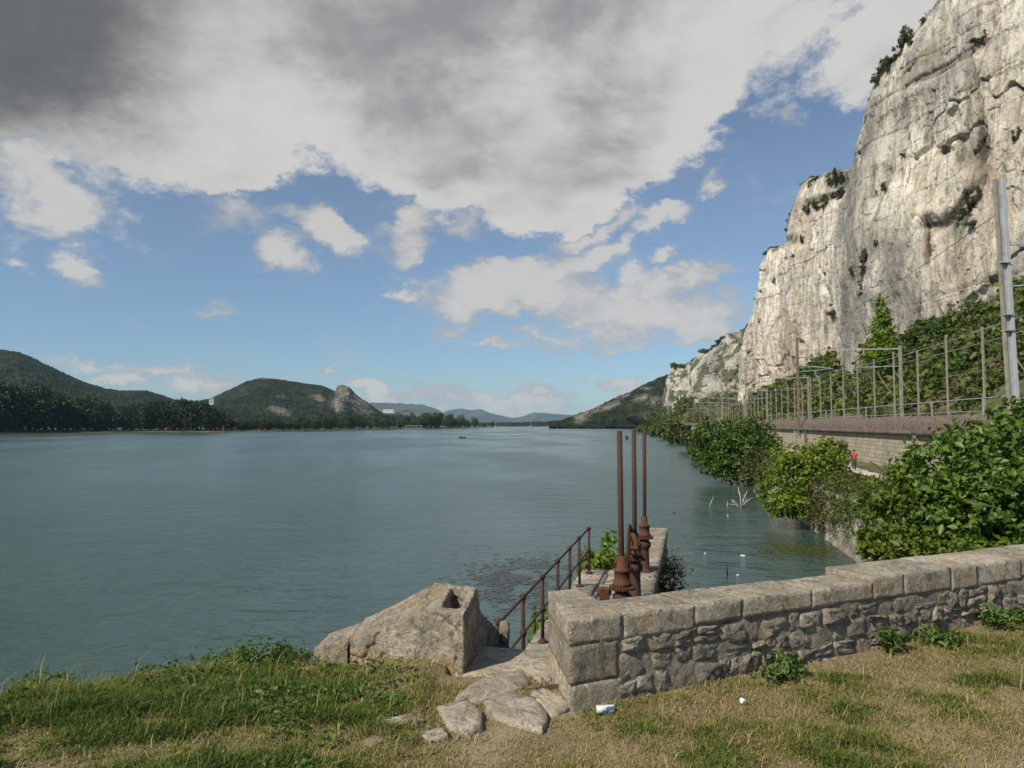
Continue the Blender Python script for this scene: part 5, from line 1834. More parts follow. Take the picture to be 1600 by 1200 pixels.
rg = np.random.default_rng(66)
px, k = -50.0, 0
row_cnt = {}
while px < 768:
    for row in range(2):
        p_ = px + rg.uniform(-4, 4) + row * 5
        top = np.interp(p_, tx, ty) + 4 + rg.uniform(-4, 8) + row * rg.uniform(-4, 1)
        if 108 < p_ < 117 and row == 0:
            continue
        Yv = shore_depth(p_) * (1.012 + 0.035 * row) + rg.uniform(2, 8)
        c_ = at(p_, top, Yv)
        h_ = max(3.0, c_.z - 0.6)
        o = empty('riverside_tree', (c_.x, Yv, 0.6))
        if p_ < 112:
            lab, grp = 'tall dark tree from the left in the %s row of the far left wood', 'tall trees at the far left'
        elif p_ < 182:
            lab, grp = 'dark tree from the left in the %s row right of the shore gap', 'clump of trees on the left shore'
        elif p_ < 352:
            lab, grp = 'dark tree from the left in the %s row left of the red marker', 'row of trees left of the red marker'
        elif p_ < 560:
            lab, grp = 'green tree from the left in the %s shore row below the rocky hill', 'trees below the rocky hill'
        else:
            lab, grp = 'green tree from the left in the %s row on the wooded point', 'trees on the wooded point'
        row_cnt[(grp, row)] = row_cnt.get((grp, row), 0) + 1
        tag(o, ordinal(row_cnt[(grp, row)]) + ' ' + lab % ('front', 'back')[row], 'tree', grp)
        w_ = h_ * rg.uniform(0.85, 1.25) if h_ > 14 else h_ * rg.uniform(1.0, 1.6)
        obj('crown', (tree_crowns if p_ < 352 else point_crowns)[k % 6], o, (0, 0, 0), (0, 0, rg.uniform(0, 6)), (w_, w_, h_ * 1.08))
        obj('trunk', tree_trunk, o, (0, 0, 0), None, (w_, w_, h_))
        k += 1
    px += 15 if px < 350 else (11 if px < 640 else 8)
# trees along the far right shore
Rsh = np.array(RIGHT_SHORE)
for k in range(46):
    f_ = (k + rg.random()) / 46
    Yv = 560 + 1100 * f_
    x_ = np.interp(Yv, Rsh[:, 1], Rsh[:, 0]) + rg.uniform(2, 14)
    h_ = rg.uniform(5, 11)
    o = empty('riverside_tree', (x_, Yv, 0.5))
    tag(o, ordinal(k + 1) + ' small tree from the near end along the far right shore', 'tree', 'trees along the far right shore')
    obj('crown', point_crowns[k % 6], o, (0, 0, 0), (0, 0, k), (h_ * 1.4, h_ * 1.4, h_))

# ------------------------------------------------------------------ weeds on the pier and by the wall
def weed(name, label, loc, r, h_, n, size, seed, mat=M_WEED, group=None):
    lob = [(0, 0, h_ * .5, r, r, h_ * .5), (r * .4, r * .2, h_ * .35, r * .6, r * .6, h_ * .35), (-r * .4, -r * .1, h_ * .4, r * .5, r * .5, h_ * .4)]
    return plant(name, label, 'plant', loc, lob, n, size, mat, seed, group, limbs=7, r0=0.008, crown='leaves', stem='stem', shell=0.25, spread=0.25, clump=5, aspect=0.5, up=0.6)


weed('leafy_weed', 'tall leafy green weed past the end of the iron railing', (1.80, 16.9, PIER_Z - 0.30), 0.36, 0.62, 220, 0.15, 1401, M_FIG)
weed('leafy_weed', 'leafy weed between the last railing post and the sluice rods', (2.15, 16.6, PIER_Z - 0.25), 0.34, 0.60, 200, 0.14, 1411, M_FIG)
weed('leafy_weed', 'thin tall weed behind the sluice rods on the pier', (2.35, 17.8, PIER_Z - 0.2), 0.22, 1.0, 90, 0.13, 1421, M_FIG)
weed('leafy_weed', 'low weed growing below the railing beside the steps', (-0.05, 9.3, PIER_Z - 0.75), 0.45, 0.85, 300, 0.14, 1431)
weed('leafy_weed', 'weed growing out of the pier side under the railing', (0.55, 12.2, PIER_Z - 0.55), 0.35, 0.7, 220, 0.14, 1441)
wl = [(1050, 1010, .14, .16, 'dark green weed against the wall foot in the middle of the parapet'), (1205, 1044, .22, .17, 'broad leafy weed at the wall foot left of the round weed'), (1370, 1004, .16, .20, 'round dark green weed at the foot of the wall'), (1465, 1006, .22, .15, 'spreading feathery weed at the foot of the wall'),
      (1523, 975, .17, .24, 'tall dark weed at the wall foot near the right edge'), (1572, 970, .10, .14, 'small weed at the wall foot at the right edge'), (1600, 972, .14, .16, 'last weed at the wall foot cut by the right edge')]
for i, (px, py, r, h_, lab) in enumerate(wl):
    if i == 0:
        continue
    g_ = gp(px, py, 1.57)
    if g_[1] > wall_line(g_[0]) - r * 0.75:
        g_[1] = wall_line(g_[0]) - r * 0.75
    weed('wall_weed', lab, (g_[0], g_[1], float(ground_z(g_[0], g_[1])) - 0.01), r * 0.72, h_ * 0.85, 380, 0.038, 1500 + i * 7, M_WEED)
# hanging growth on the river side of the pier
V, F, T = crown_data([(0, k * 0.9, -0.6 - 0.2 * (k % 2), .16, .6, .7) for k in range(6)], 2400, 0.07, 1601, shell=0.2, spread=0.3)
o = empty('hanging_ivy', (pier_right(15.0) + 0.12, 14.6, PIER_Z))
o.rotation_euler = (0, 0, -0.24)
tag(o, 'dark ivy hanging down the right face of the pier', 'ivy')
obj('leaves', np_mesh('leaves', V, F, mat_leaf('dry_ivy_leaf', (0.022, 0.026, 0.013), (0.06, 0.07, 0.03), 0.15), False, dict(tint=T)), o)


# ================================================================== grass
def blades(X, Y, Z, H, W, lean, tint, rg, name, mat, label, cat):
    n = len(X)
    a = rg.uniform(0, 2 * math.pi, n)
    d = np.stack([np.cos(a), np.sin(a)], 1)
    s = np.stack([-d[:, 1], d[:, 0]], 1)
    # mostly turned across the view so they read as blades
    base = np.stack([X, Y, Z], 1)
    up = np.array([0, 0, 1.0])
    bend = lean * H
    mid = base + np.concatenate([d * (bend * 0.35)[:, None], (H * 0.55)[:, None]], 1)
    tip = base + np.concatenate([d * bend[:, None], (H * (1 - 0.35 * np.clip(lean, 0, 1.6)))[:, None]], 1)
    sw = np.concatenate([s * (W / 2)[:, None], np.zeros((n, 1))], 1)
    V = np.stack([base - sw, base + sw, mid + sw * 0.75, mid - sw * 0.75, tip], 1).reshape(-1, 3)
    k = np.arange(n) * 5
    F4 = np.stack([k, k + 1, k + 2, k + 3], 1)
    F3 = np.stack([k + 3, k + 2, k + 4], 1)
    o = obj(name, np_mesh(name, V, [F4, F3], mat, False, dict(tint=np.repeat(tint, 5))))
    return tag(o, label, cat, kind='stuff')


def in_flags(X, Y):
    hit = np.zeros(len(X), bool)
    for poly in FLAG_POLY:
        c = poly.mean(0)
        P = c + (poly - c) * 0.90
        ins = np.zeros(len(X), bool)
        j = len(P) - 1
        for i in range(len(P)):
            cond = ((P[i, 1] > Y) != (P[j, 1] > Y)) & (X < (P[j, 0] - P[i, 0]) * (Y - P[i, 1]) / (P[j, 1] - P[i, 1] + 1e-12) + P[i, 0])
            ins ^= cond
            j = i
        hit |= ins
    # the step slab and the carved block
    hit |= (X > -0.33) & (X < 0.34) & (Y > 4.86)
    hit |= (X > -1.5) & (X < -0.3) & (Y > 4.92 - (X + 0.316) * 0.54)
    return hit


m_grass, t, b = new_mat('grass')
tint = attr(t, 'tint')
c = ramp(t, tint, [(0.0, (0.045, 0.095, 0.016)), (0.30, (0.120, 0.185, 0.032)), (0.52, (0.240, 0.225, 0.062)), (0.75, (0.375, 0.295, 0.125)), (1.0, (0.50, 0.41, 0.24))])
link(t, c, b.inputs['Base Color'])
b.inputs['Roughness'].default_value = 0.7
b.inputs['Specular IOR Level'].default_value = 0.2
tr = NN(t, 'ShaderNodeBsdfTranslucent')
link(t, c, tr.inputs['Color'])
mx = NN(t, 'ShaderNodeMixShader')
mx.inputs[0].default_value = 0.3
link(t, b.outputs[0], mx.inputs[1])
link(t, tr.outputs[0], mx.inputs[2])
link(t, mx.outputs[0], [n for n in t.nodes if n.type == 'OUTPUT_MATERIAL'][0].inputs[0])

rg = np.random.default_rng(88)
NG = 470000
# denser near the camera, inside a wedge a little wider than the view
Y = 2.4 + 4.2 * rg.random(NG) ** 0.9
X = (rg.random(NG) * 2 - 1) * (Y * 0.80 + 0.9) + 0.5
e = edge_y(X)
front = np.where(X < 0.3, e + 0.25, wall_line(X) - 0.015)
ok = (Y < front) & ~in_flags(X, Y) & ~((X > 0.2) & (X < 0.36) & (Y > 4.15))
X, Y = X[ok], Y[ok]
P3 = np.stack([X, Y, X * 0], 1)
pt1, pt2 = fbm(P3 / 0.9, 3, 0.55, 401), fbm(P3 / 0.28, 3, 0.55, 402)
PX, PY = project(np.stack([X, Y, np.full_like(X, GROUND)], 1))
# green on the left, parched on the right
lush = sstep(-0.1, -1.1, X + 0.45 * pt1 - 0.1 * (Y - 4.2)) * sstep(-0.1, 0.30, 0.48 + 0.5 * pt1 + 0.35 * pt2)
pt3 = fbm(P3 / 0.42, 4, 0.6, 403)
lush *= 0.35 + 0.65 * sstep(-0.34, -0.06, pt3)
lush *= 1 - 0.8 * sstep(0.55, 0.1, np.abs(Y - (4.95 - (X + 0.316) * 0.54))) * (X > -1.7) * (X < -0.2)
lush = np.maximum(lush, 0.66 * sstep(0.02, 0.42, pt1 + 0.3 * pt2 + 0.22 * sstep(2.2, 4.2, X) - 0.06))
bare = sstep(0.0, 0.45, -pt1 + 0.7 * pt2) * (1 - lush) + sstep(0.35, 0.05, np.abs(wall_line(X) - Y)) * (X > 0.9) * 0.55
near_edge = sstep(0.9, 0.1, edge_y(X) - Y) * (X < -1.2)
keep = rg.random(len(X)) > 0.92 * np.clip(bare + 0.15 * (1 - lush), 0, 1)
X, Y, pt1, pt2, pt3, lush, near_edge = (q[keep] for q in (X, Y, pt1, pt2, pt3, lush, near_edge))
Z = ground_z(X, np.minimum(Y, edge_y(X))) - np.maximum(0, Y - edge_y(X)) * 0.9
n = len(X)
Hh = 0.012 + 0.022 * rg.random(n) + 0.035 * np.clip(pt2, 0, 1) + lush * (0.016 + 0.045 * rg.random(n) + 0.11 * np.clip(pt2, 0, 1)) + near_edge * 0.06 * rg.random(n)
tall = rg.random(n) < 0.006
Hh = Hh * (0.75 + 0.7 * np.clip(pt3, -0.5, 0.8))
blockd = sstep(0.7, 0.15, np.abs(Y - (4.95 - (X + 0.316) * 0.54))) * (X > -1.8) * (X < -0.2)
Hh = Hh * (1 - 0.45 * blockd)
Hh = np.where(tall, Hh * 2.2 + 0.04, Hh)
Wd = 0.0025 + 0.003 * rg.random(n) + 0.002 * lush
lean = rg.uniform(0.2, 1.7, n) * (1.25 - 0.5 * lush)
tint = np.clip(0.69 - 0.50 * lush + 0.20 * rg.normal(size=n) - 0.18 * np.clip(pt2, 0, 1) + 0.12 * (1 - lush) * np.clip(-pt1, 0, 1), 0, 1)
tint = np.where(tall, np.clip(tint + 0.25, 0, 1), tint)
tint = np.where((near_edge > 0.4) & (pt2 > 0.15), np.clip(tint + 0.28, 0, 1), tint)
blades(X, Y, Z, Hh, Wd, lean, tint, rg, 'meadow_grass', m_grass, 'short meadow grass, green on the left and straw dry before the wall', 'grass')
# coarse herbs along the bank edge and leafy ground cover on the left
NH = 30000
Y = 2.6 + 3.2 * rg.random(NH)
X = -0.4 - rg.random(NH) * 4.6
P3 = np.stack([X, Y, X * 0], 1)
ok = (Y < edge_y(X) + 0.15) & ~in_flags(X, Y) & (fbm(P3 / 0.45, 3, 0.6, 411) > 0.08) & (X < -0.6 - 0.3 * (Y < 3.6)) & ~((X > -1.75) & (Y > 4.75 - (X + 0.316) * 0.4))
X, Y = X[ok], Y[ok]
n = len(X)
Z = ground_z(X, np.minimum(Y, edge_y(X))) + rg.random(n) * (0.05 + 0.09 * sstep(0.8, 0.1, edge_y(X) - Y))
V, F = leaf_quads(np.stack([X, Y, Z], 1), rg.normal(size=(n, 3)) * 0.6 + [0, 0, 1], rg.uniform(0.012, 0.042, n) * np.where(rg.random(n) < 0.12, 1.5, 1.0), rg, 0.6)
o = obj('ground_cover', np_mesh('ground_cover', V, F, M_WEED, False, dict(tint=np.repeat(rg.random(n), 4))))
tag(o, 'small leafy ground cover among the green grass on the left', 'ground cover', kind='stuff')

# taller herbs on the edge of the bank
herbs = [(60, 1068, .20, .10, 'low herb clump at the bank edge in the left corner'), (345, 1026, .22, .13, 'bushy herb clump in the middle of the bank edge'),
         (405, 1020, .20, .17, 'largest bushy herb clump on the bank edge'), (450, 1026, .16, .12, 'herb clump on the bank edge nearest the stone block'), (250, 1038, .22, .08, 'low flat herb clump on the bank edge')]
for i, (px, py, r, h_, lab) in enumerate(herbs):
    g_ = gp(px, py, 1.66)
    weed('bank_herb', lab, (g_[0], g_[1], float(ground_z(g_[0], min(g_[1], float(edge_y(g_[0]))))) - 0.03), r, h_, 700, 0.030, 1650 + i * 3, M_WEED)
# long seeding grass along the rim of the bank
n = 2600
X = -0.9 - 3.6 * rg.random(n)
Y = edge_y(X) + rg.uniform(-0.35, 0.12, n)
P3 = np.stack([X, Y, X * 0], 1)
cl = fbm(P3 / 0.3, 2, 0.5, 421)
ok = cl > 0.0
X, Y, cl = X[ok], Y[ok], cl[ok]
n = len(X)
Z = ground_z(X, np.minimum(Y, edge_y(X))) - np.maximum(0, Y - edge_y(X)) * 0.9
blades(X, Y, Z, 0.06 + 0.16 * rg.random(n) * (0.4 + cl), np.full(n, 0.004), rg.uniform(0.1, 0.9, n), np.clip(0.45 + 0.25 * rg.normal(size=n), 0, 1), rg, 'rim_grass', m_grass, 'long seeding grass along the rim of the bank on the left', 'grass')

# ================================================================== far things on the water and the shores
m_white = mat_plain('white_paint', (0.78, 0.77, 0.74), 0.5, var=0.06, scale=2, bstr=0)
m_red = mat_plain('red_paint', (0.30, 0.035, 0.028), 0.5, var=0.12, scale=2, bstr=0)
m_dark = mat_plain('dark_hull', (0.022, 0.020, 0.020), 0.5, var=0.2, scale=2, bstr=0)
m_orange = mat_plain('orange_paint', (0.45, 0.14, 0.05), 0.5, var=0.1, scale=2, bstr=0)
m_roof = mat_plain('tile_roof', (0.30, 0.16, 0.10), 0.9, var=0.2, scale=0.7, bstr=0)
m_render = mat_plain('house_render', (0.62, 0.57, 0.47), 0.9, var=0.08, scale=0.4, bstr=0)
m_window = mat_plain('dark_window', (0.03, 0.035, 0.04), 0.2, var=0.1, scale=1, bstr=0)
m_timber = mat_plain('grey_timber', (0.36, 0.35, 0.33), 0.9, var=0.2, scale=1, bstr=0)


def hull_mesh(name, L, B, H, mat, n=14):
    rows = []
    for i in range(n + 1):
        t_ = i / n
        w = B / 2 * (math.sin(math.pi * min(1, t_ * 0.62 + 0.38)) ** 0.7)
        x = (t_ - 0.5) * L
        sheer = H * (0.85 + 0.35 * (t_ - 0.4) ** 2)
        rows.append([(x, 0, -0.3 * H), (x, w * .6, -0.15 * H), (x, w, sheer), (x, w * .86, sheer), (x, 0, sheer * 0.7), (x, -w * .86, sheer), (x, -w, sheer), (x, -w * .6, -0.15 * H), (x, 0, -0.3 * H)])
    return np_mesh(name, np.array(rows).reshape(-1, 3), grid_faces(n + 1, 9), mat, True)


for i, (px, Yv, h_, lab) in enumerate(((829, 1380, 13.0, 'white sailing boat moored far out before the dark embankment'), (774, 1400, 12.0, 'faint sailing boat with bare mast off the wooded point'))):
    c_ = at(px, HORIZON, Yv)
    s = empty('sailing_boat', (c_.x, Yv, 0.0), 0.5 + i)
    tag(s, lab, 'boat')
    obj('hull', hull_mesh('hull', 9.5, 2.9, 1.1, m_white), s)
    MB().box((-0.5, 0, 1.3), (3.6, 1.7, 0.7), taper=0.85).build('cabin', m_white, s)
    MB().tube([(0.4, 0, 0.8), (0.4, 0, h_)], [0.14, 0.08], 8).build('mast', m_white, s)
    MB().tube([(0.4, 0, 2.4), (-3.6, 0, 2.5)], [0.16, 0.16], 8).build('boom', m_white, s)
    MB().tube([(4.6, 0, 1.1), (0.4, 0, h_ - 0.4)], 0.03, 4).build('forestay', m_galv, s)
c_ = at(723, 684, 332)
s = empty('dinghy', (c_.x, 332, 0.0), 0.2)
tag(s, 'small dark dinghy floating alone in the middle of the river', 'boat')
obj('hull', hull_mesh('hull', 2.9, 1.25, 0.55, m_dark), s)
MB().box((-0.95, 0, 0.65), (0.55, 0.5, 0.75), taper=0.6).build('outboard_motor', m_dark, s, False, 0.05)
MB().tube([(1.3, 0.5, 0.12), (-1.2, 0.62, 0.12)], 0.06, 6).build('rubbing_strake', m_orange, s)
c_ = at(349, 675, 548)
s = empty('channel_marker', (c_.x, 548, 0.0))
tag(s, 'small red channel marker standing in the water off the far left trees', 'channel marker')
MB().lathe((0, 0, -0.3), [(0.9, 0), (0.9, 0.8), (0.7, 1.1)], 16).build('float', m_red, s)
MB().lathe((0, 0, 1.0), [(0.6, 0), (0.5, 2.2), (0.4, 3.0)], 12).build('tower', m_red, s)
MB().box((0, 0, 4.5), (0.8, 0.8, 1.1)).build('top_mark', m_red, s)
c_ = at(645, 668, 850)
s = empty('landing_stage', (c_.x, 850, 0.0), 0.1)
tag(s, 'grey timber landing stage at the edge of the wooded point', 'jetty')
MB().box((0, 0, 1.3), (22, 3, 0.35)).build('deck', m_timber, s)
MB().box((1.5, 0, 4.6), (19, 2.4, 0.45)).build('canopy', m_timber, s)
for x in (-7.5, -3.5, 0.5, 4.5, 8.0, 10.5):
    MB().box((x, -1.1, 2.2), (0.4, 0.4, 4.8)).build('pile', m_timber, s)
MB().beam((-11, -1, 1.6), (-7.5, -1, 4.5), 0.3, 0.3).build('gangway', m_timber, s)
c_ = at(458, 672, 690)
s = empty('signal_mast', (c_.x, 690, 0.3))
tag(s, 'thin pale mast with a white hut at its foot on the far shore', 'mast')
MB().tube([(0, 0, 0), (0, 0, 10.5)], [0.22, 0.12], 8).build('pole', m_white, s)
MB().box((-1.2, 0, 0.9), (1.8, 1.6, 1.8)).build('hut', m_white, s)


def house(px, py, Yv, w, d, h_, label, rot=0.0, roof=True, mat=m_render, cols=3):
    c_ = at(px, py, Yv)
    s = empty('house', (c_.x, Yv, c_.z - 0.5), rot)
    tag(s, label, 'house')
    MB().box((0, 0, h_ / 2), (w, d, h_)).build('wall', mat, s)
    mb = MB()
    rh = h_ * 0.28
    e = 0.5
    if roof:
        mb.add([(-w / 2 - e, -d / 2 - e, h_), (w / 2 + e, -d / 2 - e, h_), (w / 2 + e, d / 2 + e, h_), (-w / 2 - e, d / 2 + e, h_), (-w / 2 - e, 0, h_ + rh), (w / 2 + e, 0, h_ + rh)],
               [(0, 1, 5, 4), (2, 3, 4, 5), (0, 4, 3), (1, 2, 5), (3, 2, 1, 0)])
        mb.build('roof', m_roof if mat is m_render else m_white, s)
    else:
        mb.box((0, 0, h_ + 0.2), (w + 0.6, d + 0.6, 0.4)).build('roof', m_white, s)
    for k in range(cols):
        x = (k + 0.5) / cols * w - w / 2
        MB().box((x, -d / 2 - 0.02, h_ * 0.55), (w / cols * 0.4, 0.08, h_ * 0.32)).build('window', m_window, s)
    return s


house(104, 633, 900, 12, 8, 5, 'low white roofed house above the left shore gap', 0.2, True, m_white)
house(117, 637, 880, 8, 7, 4, 'small white house just right of the white roofed one', -0.2, True, m_white, 2)
house(119, 664, 560, 5, 5, 5.5, 'yellowish house in the gap between the far left trees', 0.1, True, m_render, 2)
house(39, 606, 1500, 13, 9, 7, 'pale house on the wooded hillside at the far left', 0.1, True, m_render)
house(192, 657, 640, 7, 5, 3.5, 'small white house among the shore trees left of the marker', 0.0, True, m_white, 2)
house(331, 632, 1250, 7, 6, 9, 'narrow pale tower house at the foot of the rocky hill', 0.0, True, m_render, 1)
house(366, 664, 640, 9, 6, 4.5, 'pale house between the trees right of the red marker', 0.0, True, m_render, 3)
house(607, 645, 2350, 34, 12, 11, 'long white building on the dark ridge behind the wooded point', 0.05, False, m_white, 6)

# pale boulders on the right shore
for i, (px, py, Yv, r) in enumerate(((1011, 669, 640, 4.0), (1053, 670.5, 470, 2.2), (1040, 671, 520, 2.0))):
    c_ = at(px, py, Yv)
    me = rough_box('shore_boulder', (-r, -r * .8, -1.0), (r, r * .8, r * 0.8), M_FLAG, 1700 + i, 0.5, r / 5, r * 0.35)
    tag(obj('shore_boulder', me, None, (c_.x, Yv, 0.3)), ['largest pale boulder on the far right shore', 'pale boulder on the right shore nearest the bushes', 'small pale boulder between the two larger ones on the right shore'][i], 'boulder')

# ================================================================== litter and driftwood in the basin
def water_pt(px, py):
    g_ = gp(px, py, EYE)
    return g_


m_drift = mat_plain('bleached_wood', (0.48, 0.44, 0.36), 0.9, var=0.2, scale=6, bstr=0.3)
g_ = water_pt(1158, 793)
s = empty('dead_branch', (g_[0], g_[1], 0.0))
tag(s, 'forked bleached dead branch sticking out of the water by the yellow fig', 'branch')
rg = np.random.default_rng(5)
for k, (dx, dz, dy, r) in enumerate(((-.15, 1.5, .2, .05), (.45, 1.25, -.1, .05), (.9, .75, 0, .045), (-.7, .55, .1, .04), (1.15, .45, .2, .04), (.1, .6, -.4, .04), (-.9, .25, 0, .035))):
    midp = (dx * .45 + rg.uniform(-.08, .08), dy * .4, dz * .5 + rg.uniform(0, .1))
    MB().tube([(0, 0, -0.15), midp, (dx, dy, dz)], [r, r * .75, r * .3], 7).build('limb', m_drift, s, True)
    MB().tube([midp, (midp[0] + dx * .25 - .1, dy, midp[2] + .35)], [r * .5, r * .2], 5).build('twig', m_drift, s, True)
for i, (px, py, dx, dz, lab) in enumerate(((1107, 792, .4, .75, 'bare leaning stick in the water left of the forked branch'), (1136, 792, .06, .4, 'short bare stick between the leaning stick and the forked branch'), (1137, 899, -.05, .55, 'thin dark stick standing in the basin water before the wall'))):
    g_ = water_pt(px, py)
    tag(MB().tube([(0, 0, -.2), (dx * .6, 0, dz * .55), (dx, .05, dz)], [.035, .03, .012], 6).build('stick', m_drift if i < 2 else m_dark, None, True, 0, (g_[0], g_[1], 0)), lab, 'stick')
m_float = mat_plain('pale_plastic', (0.50, 0.48, 0.42), 0.5, var=0.08, scale=8, bstr=0)
for i, (px, py, w_, lab) in enumerate(((1053, 801, .3, 'tiny dark float far out left of the leaning stick'), (1102, 865, .28, 'white plastic scrap floating in the middle of the basin'), (1161, 869, .32, 'pale foam block floating right of the white scrap'),
                                      (1058, 890, .24, 'white scrap floating close to the pier'), (1153, 899, .26, 'pale scrap floating nearest to the parapet wall'), (1137, 806, .16, 'small white bottle floating below the forked branch'))):
    g_ = water_pt(px, py)
    me = rough_box('litter', (-w_ * .42, -w_ * .2, -.03), (w_ * .42, w_ * .2, .045 + .02 * (i == 2)), m_dark if i == 0 else m_float, 1750 + i, 0.012, w_ / 6, 0.03)
    tag(obj('floating_litter', me, None, (g_[0], g_[1], 0.0), (0, 0, i * 1.1)), lab, 'litter')
c_ = at(979, 687, 297)
plant('floating_plant', 'tiny green tuft standing in the river beside the sluice rod tops', 'plant', (c_.x, 297, 0.0), [(0, 0, 1.1, .8, .8, .8), (.3, 0, .6, .5, .5, .5)], 500, 0.22, M_SCRUB, 1801, limbs=4, r0=0.1, shell=0.3, spread=0.2)


# floating weed beds: uncountable scraps lying on the surface
def weed_bed(name, label, px, py, rx, ry, n, size, mat, seed):
    rgm = np.random.default_rng(seed)
    g_ = water_pt(px, py)
    X = g_[0] + rgm.normal(size=n) * rx
    Y = g_[1] + rgm.normal(size=n) * ry + (X - g_[0]) * 0.25
    P3 = np.stack([X, Y, X * 0], 1)
    ok = fbm(P3 / 1.6, 3, 0.6, seed) > -0.25
    X, Y = X[ok], Y[ok]
    n = len(X)
    V, F = leaf_quads(np.stack([X, Y, np.full(n, 0.012)], 1), rgm.normal(size=(n, 3)) * 0.03 + [0, 0, 1], size * rgm.uniform(.5, 1.5, n), rgm, 0.5, 0.01, np.tile([1.0, 0.2, 0], (n, 1)))
    V[:, 2] = 0.006 + np.repeat(rgm.random(n), 4) * 0.01
    o = obj(name, np_mesh(name, V, F, mat, False, dict(tint=np.repeat(rgm.random(n), 4))))
    tag(o, label, 'water weed', kind='stuff')


weed_bed('water_weed', 'dark brown weed lying under the surface left of the railing', 815, 905, 1.1, 2.1, 1500, 0.26, mat_leaf('brown_water_weed', (0.022, 0.024, 0.020), (0.040, 0.040, 0.032), 0.0, 0.3), 1811)
weed_bed('algae_bed', 'olive green algae drifting on the basin water under the bushes', 1255, 858, 1.3, 1.2, 1500, 0.20, mat_leaf('olive_algae', (0.040, 0.052, 0.018), (0.075, 0.085, 0.030), 0.0, 0.3), 1821)


# ================================================================== two walkers on the footpath
def skin_mesh(name, verts, edges, radii, mat, root=0, sub=1):
    me = bpy.data.meshes.new(name)
    me.from_pydata(verts, edges, [])
    o = bpy.data.objects.new('tmp', me)
    COL.objects.link(o)
    o.modifiers.new('s', 'SKIN')
    for i, r in enumerate(radii):
        sv = me.skin_vertices[0].data[i]
        sv.radius = (r, r) if not hasattr(r, '__len__') else r
        sv.use_root = (i == root)
    sb = o.modifiers.new('u', 'SUBSURF')
    sb.levels = sub
    dg = bpy.context.evaluated_depsgraph_get()
    ev = o.evaluated_get(dg)
    m2 = bpy.data.meshes.new_from_object(ev)
    bpy.data.objects.remove(o)
    bpy.data.meshes.remove(me)
    m2.name = name
    m2.materials.clear()
    m2.materials.append(mat)
    m2.polygons.foreach_set('use_smooth', [True] * len(m2.polygons))
    return m2


m_skin = mat_plain('skin', (0.42, 0.25, 0.17), 0.6, var=0.05, scale=8, bstr=0)
m_hair = mat_plain('dark_hair', (0.030, 0.020, 0.014), 0.7, var=0.2, scale=20, bstr=0)


def person(label, loc, rotz, H, shirt, trousers, stride=0.12, arm_out=0.0):
    s = empty('person', loc, rotz)
    tag(s, label, 'person')
    k = H / 1.75
    V = [(0, 0, .95), (0, .0, 1.15), (0, .01, 1.38), (0, 0, 1.48), (0, .01, 1.58), (0, .02, 1.68),
         (.09, 0, .90), (.10, stride, .50), (.10, stride * .6, .08), (.10, stride * .6 + .14, .03),
         (-.09, 0, .90), (-.10, -stride * .6, .50), (-.10, -stride * 1.4, .10), (-.10, -stride * 1.4 + .13, .05),
         (.19, 0, 1.40), (.24 + arm_out, -.05, 1.12), (.24 + arm_out, .06, .88), (.24 + arm_out, .10, .80),
         (-.19, 0, 1.40), (-.24, .03, 1.12), (-.23, .14, .90), (-.23, .18, .82)]
    E = [(0, 1), (1, 2), (2, 3), (3, 4), (4, 5), (0, 6), (6, 7), (7, 8), (8, 9), (0, 10), (10, 11), (11, 12), (12, 13), (2, 14), (14, 15), (15, 16), (16, 17), (2, 18), (18, 19), (19, 20), (20, 21)]
    R = [.14, .125, .15, .055, .085, .075, .095, .065, .042, .035, .095, .065, .042, .035, .06, .045, .035, .03, .06, .045, .035, .03]
    sc = lambda P: [tuple(q * k for q in p_) for p_ in P]
    obj('body', skin_mesh('body', sc(V), E, [r * k for r in R], m_skin, 0, 2), s)
    # shirt over torso and upper arms
    idx = [0, 1, 2, 14, 15, 18, 19]
    mp_ = {a: i for i, a in enumerate(idx)}
    obj('shirt', skin_mesh('shirt', sc([V[i] for i in idx]), [(mp_[a], mp_[b_]) for a, b_ in E if a in mp_ and b_ in mp_], [k * r for r in (.165, .155, .175, .085, .068, .085, .068)], shirt, 0, 2), s)
    idx = [0, 6, 7, 8, 10, 11, 12]
    mp_ = {a: i for i, a in enumerate(idx)}
    obj('trousers', skin_mesh('trousers', sc([V[i] for i in idx]), [(mp_[a], mp_[b_]) for a, b_ in E if a in mp_ and b_ in mp_], [k * r for r in (.155, .115, .085, .065, .115, .085, .065)], trousers, 0, 2), s)
    MB().lathe((0, -0.01 * k, 1.60 * k), [(0.02 * k, -.06 * k), (.092 * k, -.05 * k), (.10 * k, .02 * k), (.085 * k, .09 * k), (.03 * k, .125 * k)], 12).build('hair', m_hair, s, True)
    for ex in (-.03, .03):
        MB().lathe((ex * k, .095 * k, 1.615 * k), [(.003 * k, -.01 * k), (.012 * k, 0), (.003 * k, .01 * k)], 6).build('eye', m_hair, s)
    return s


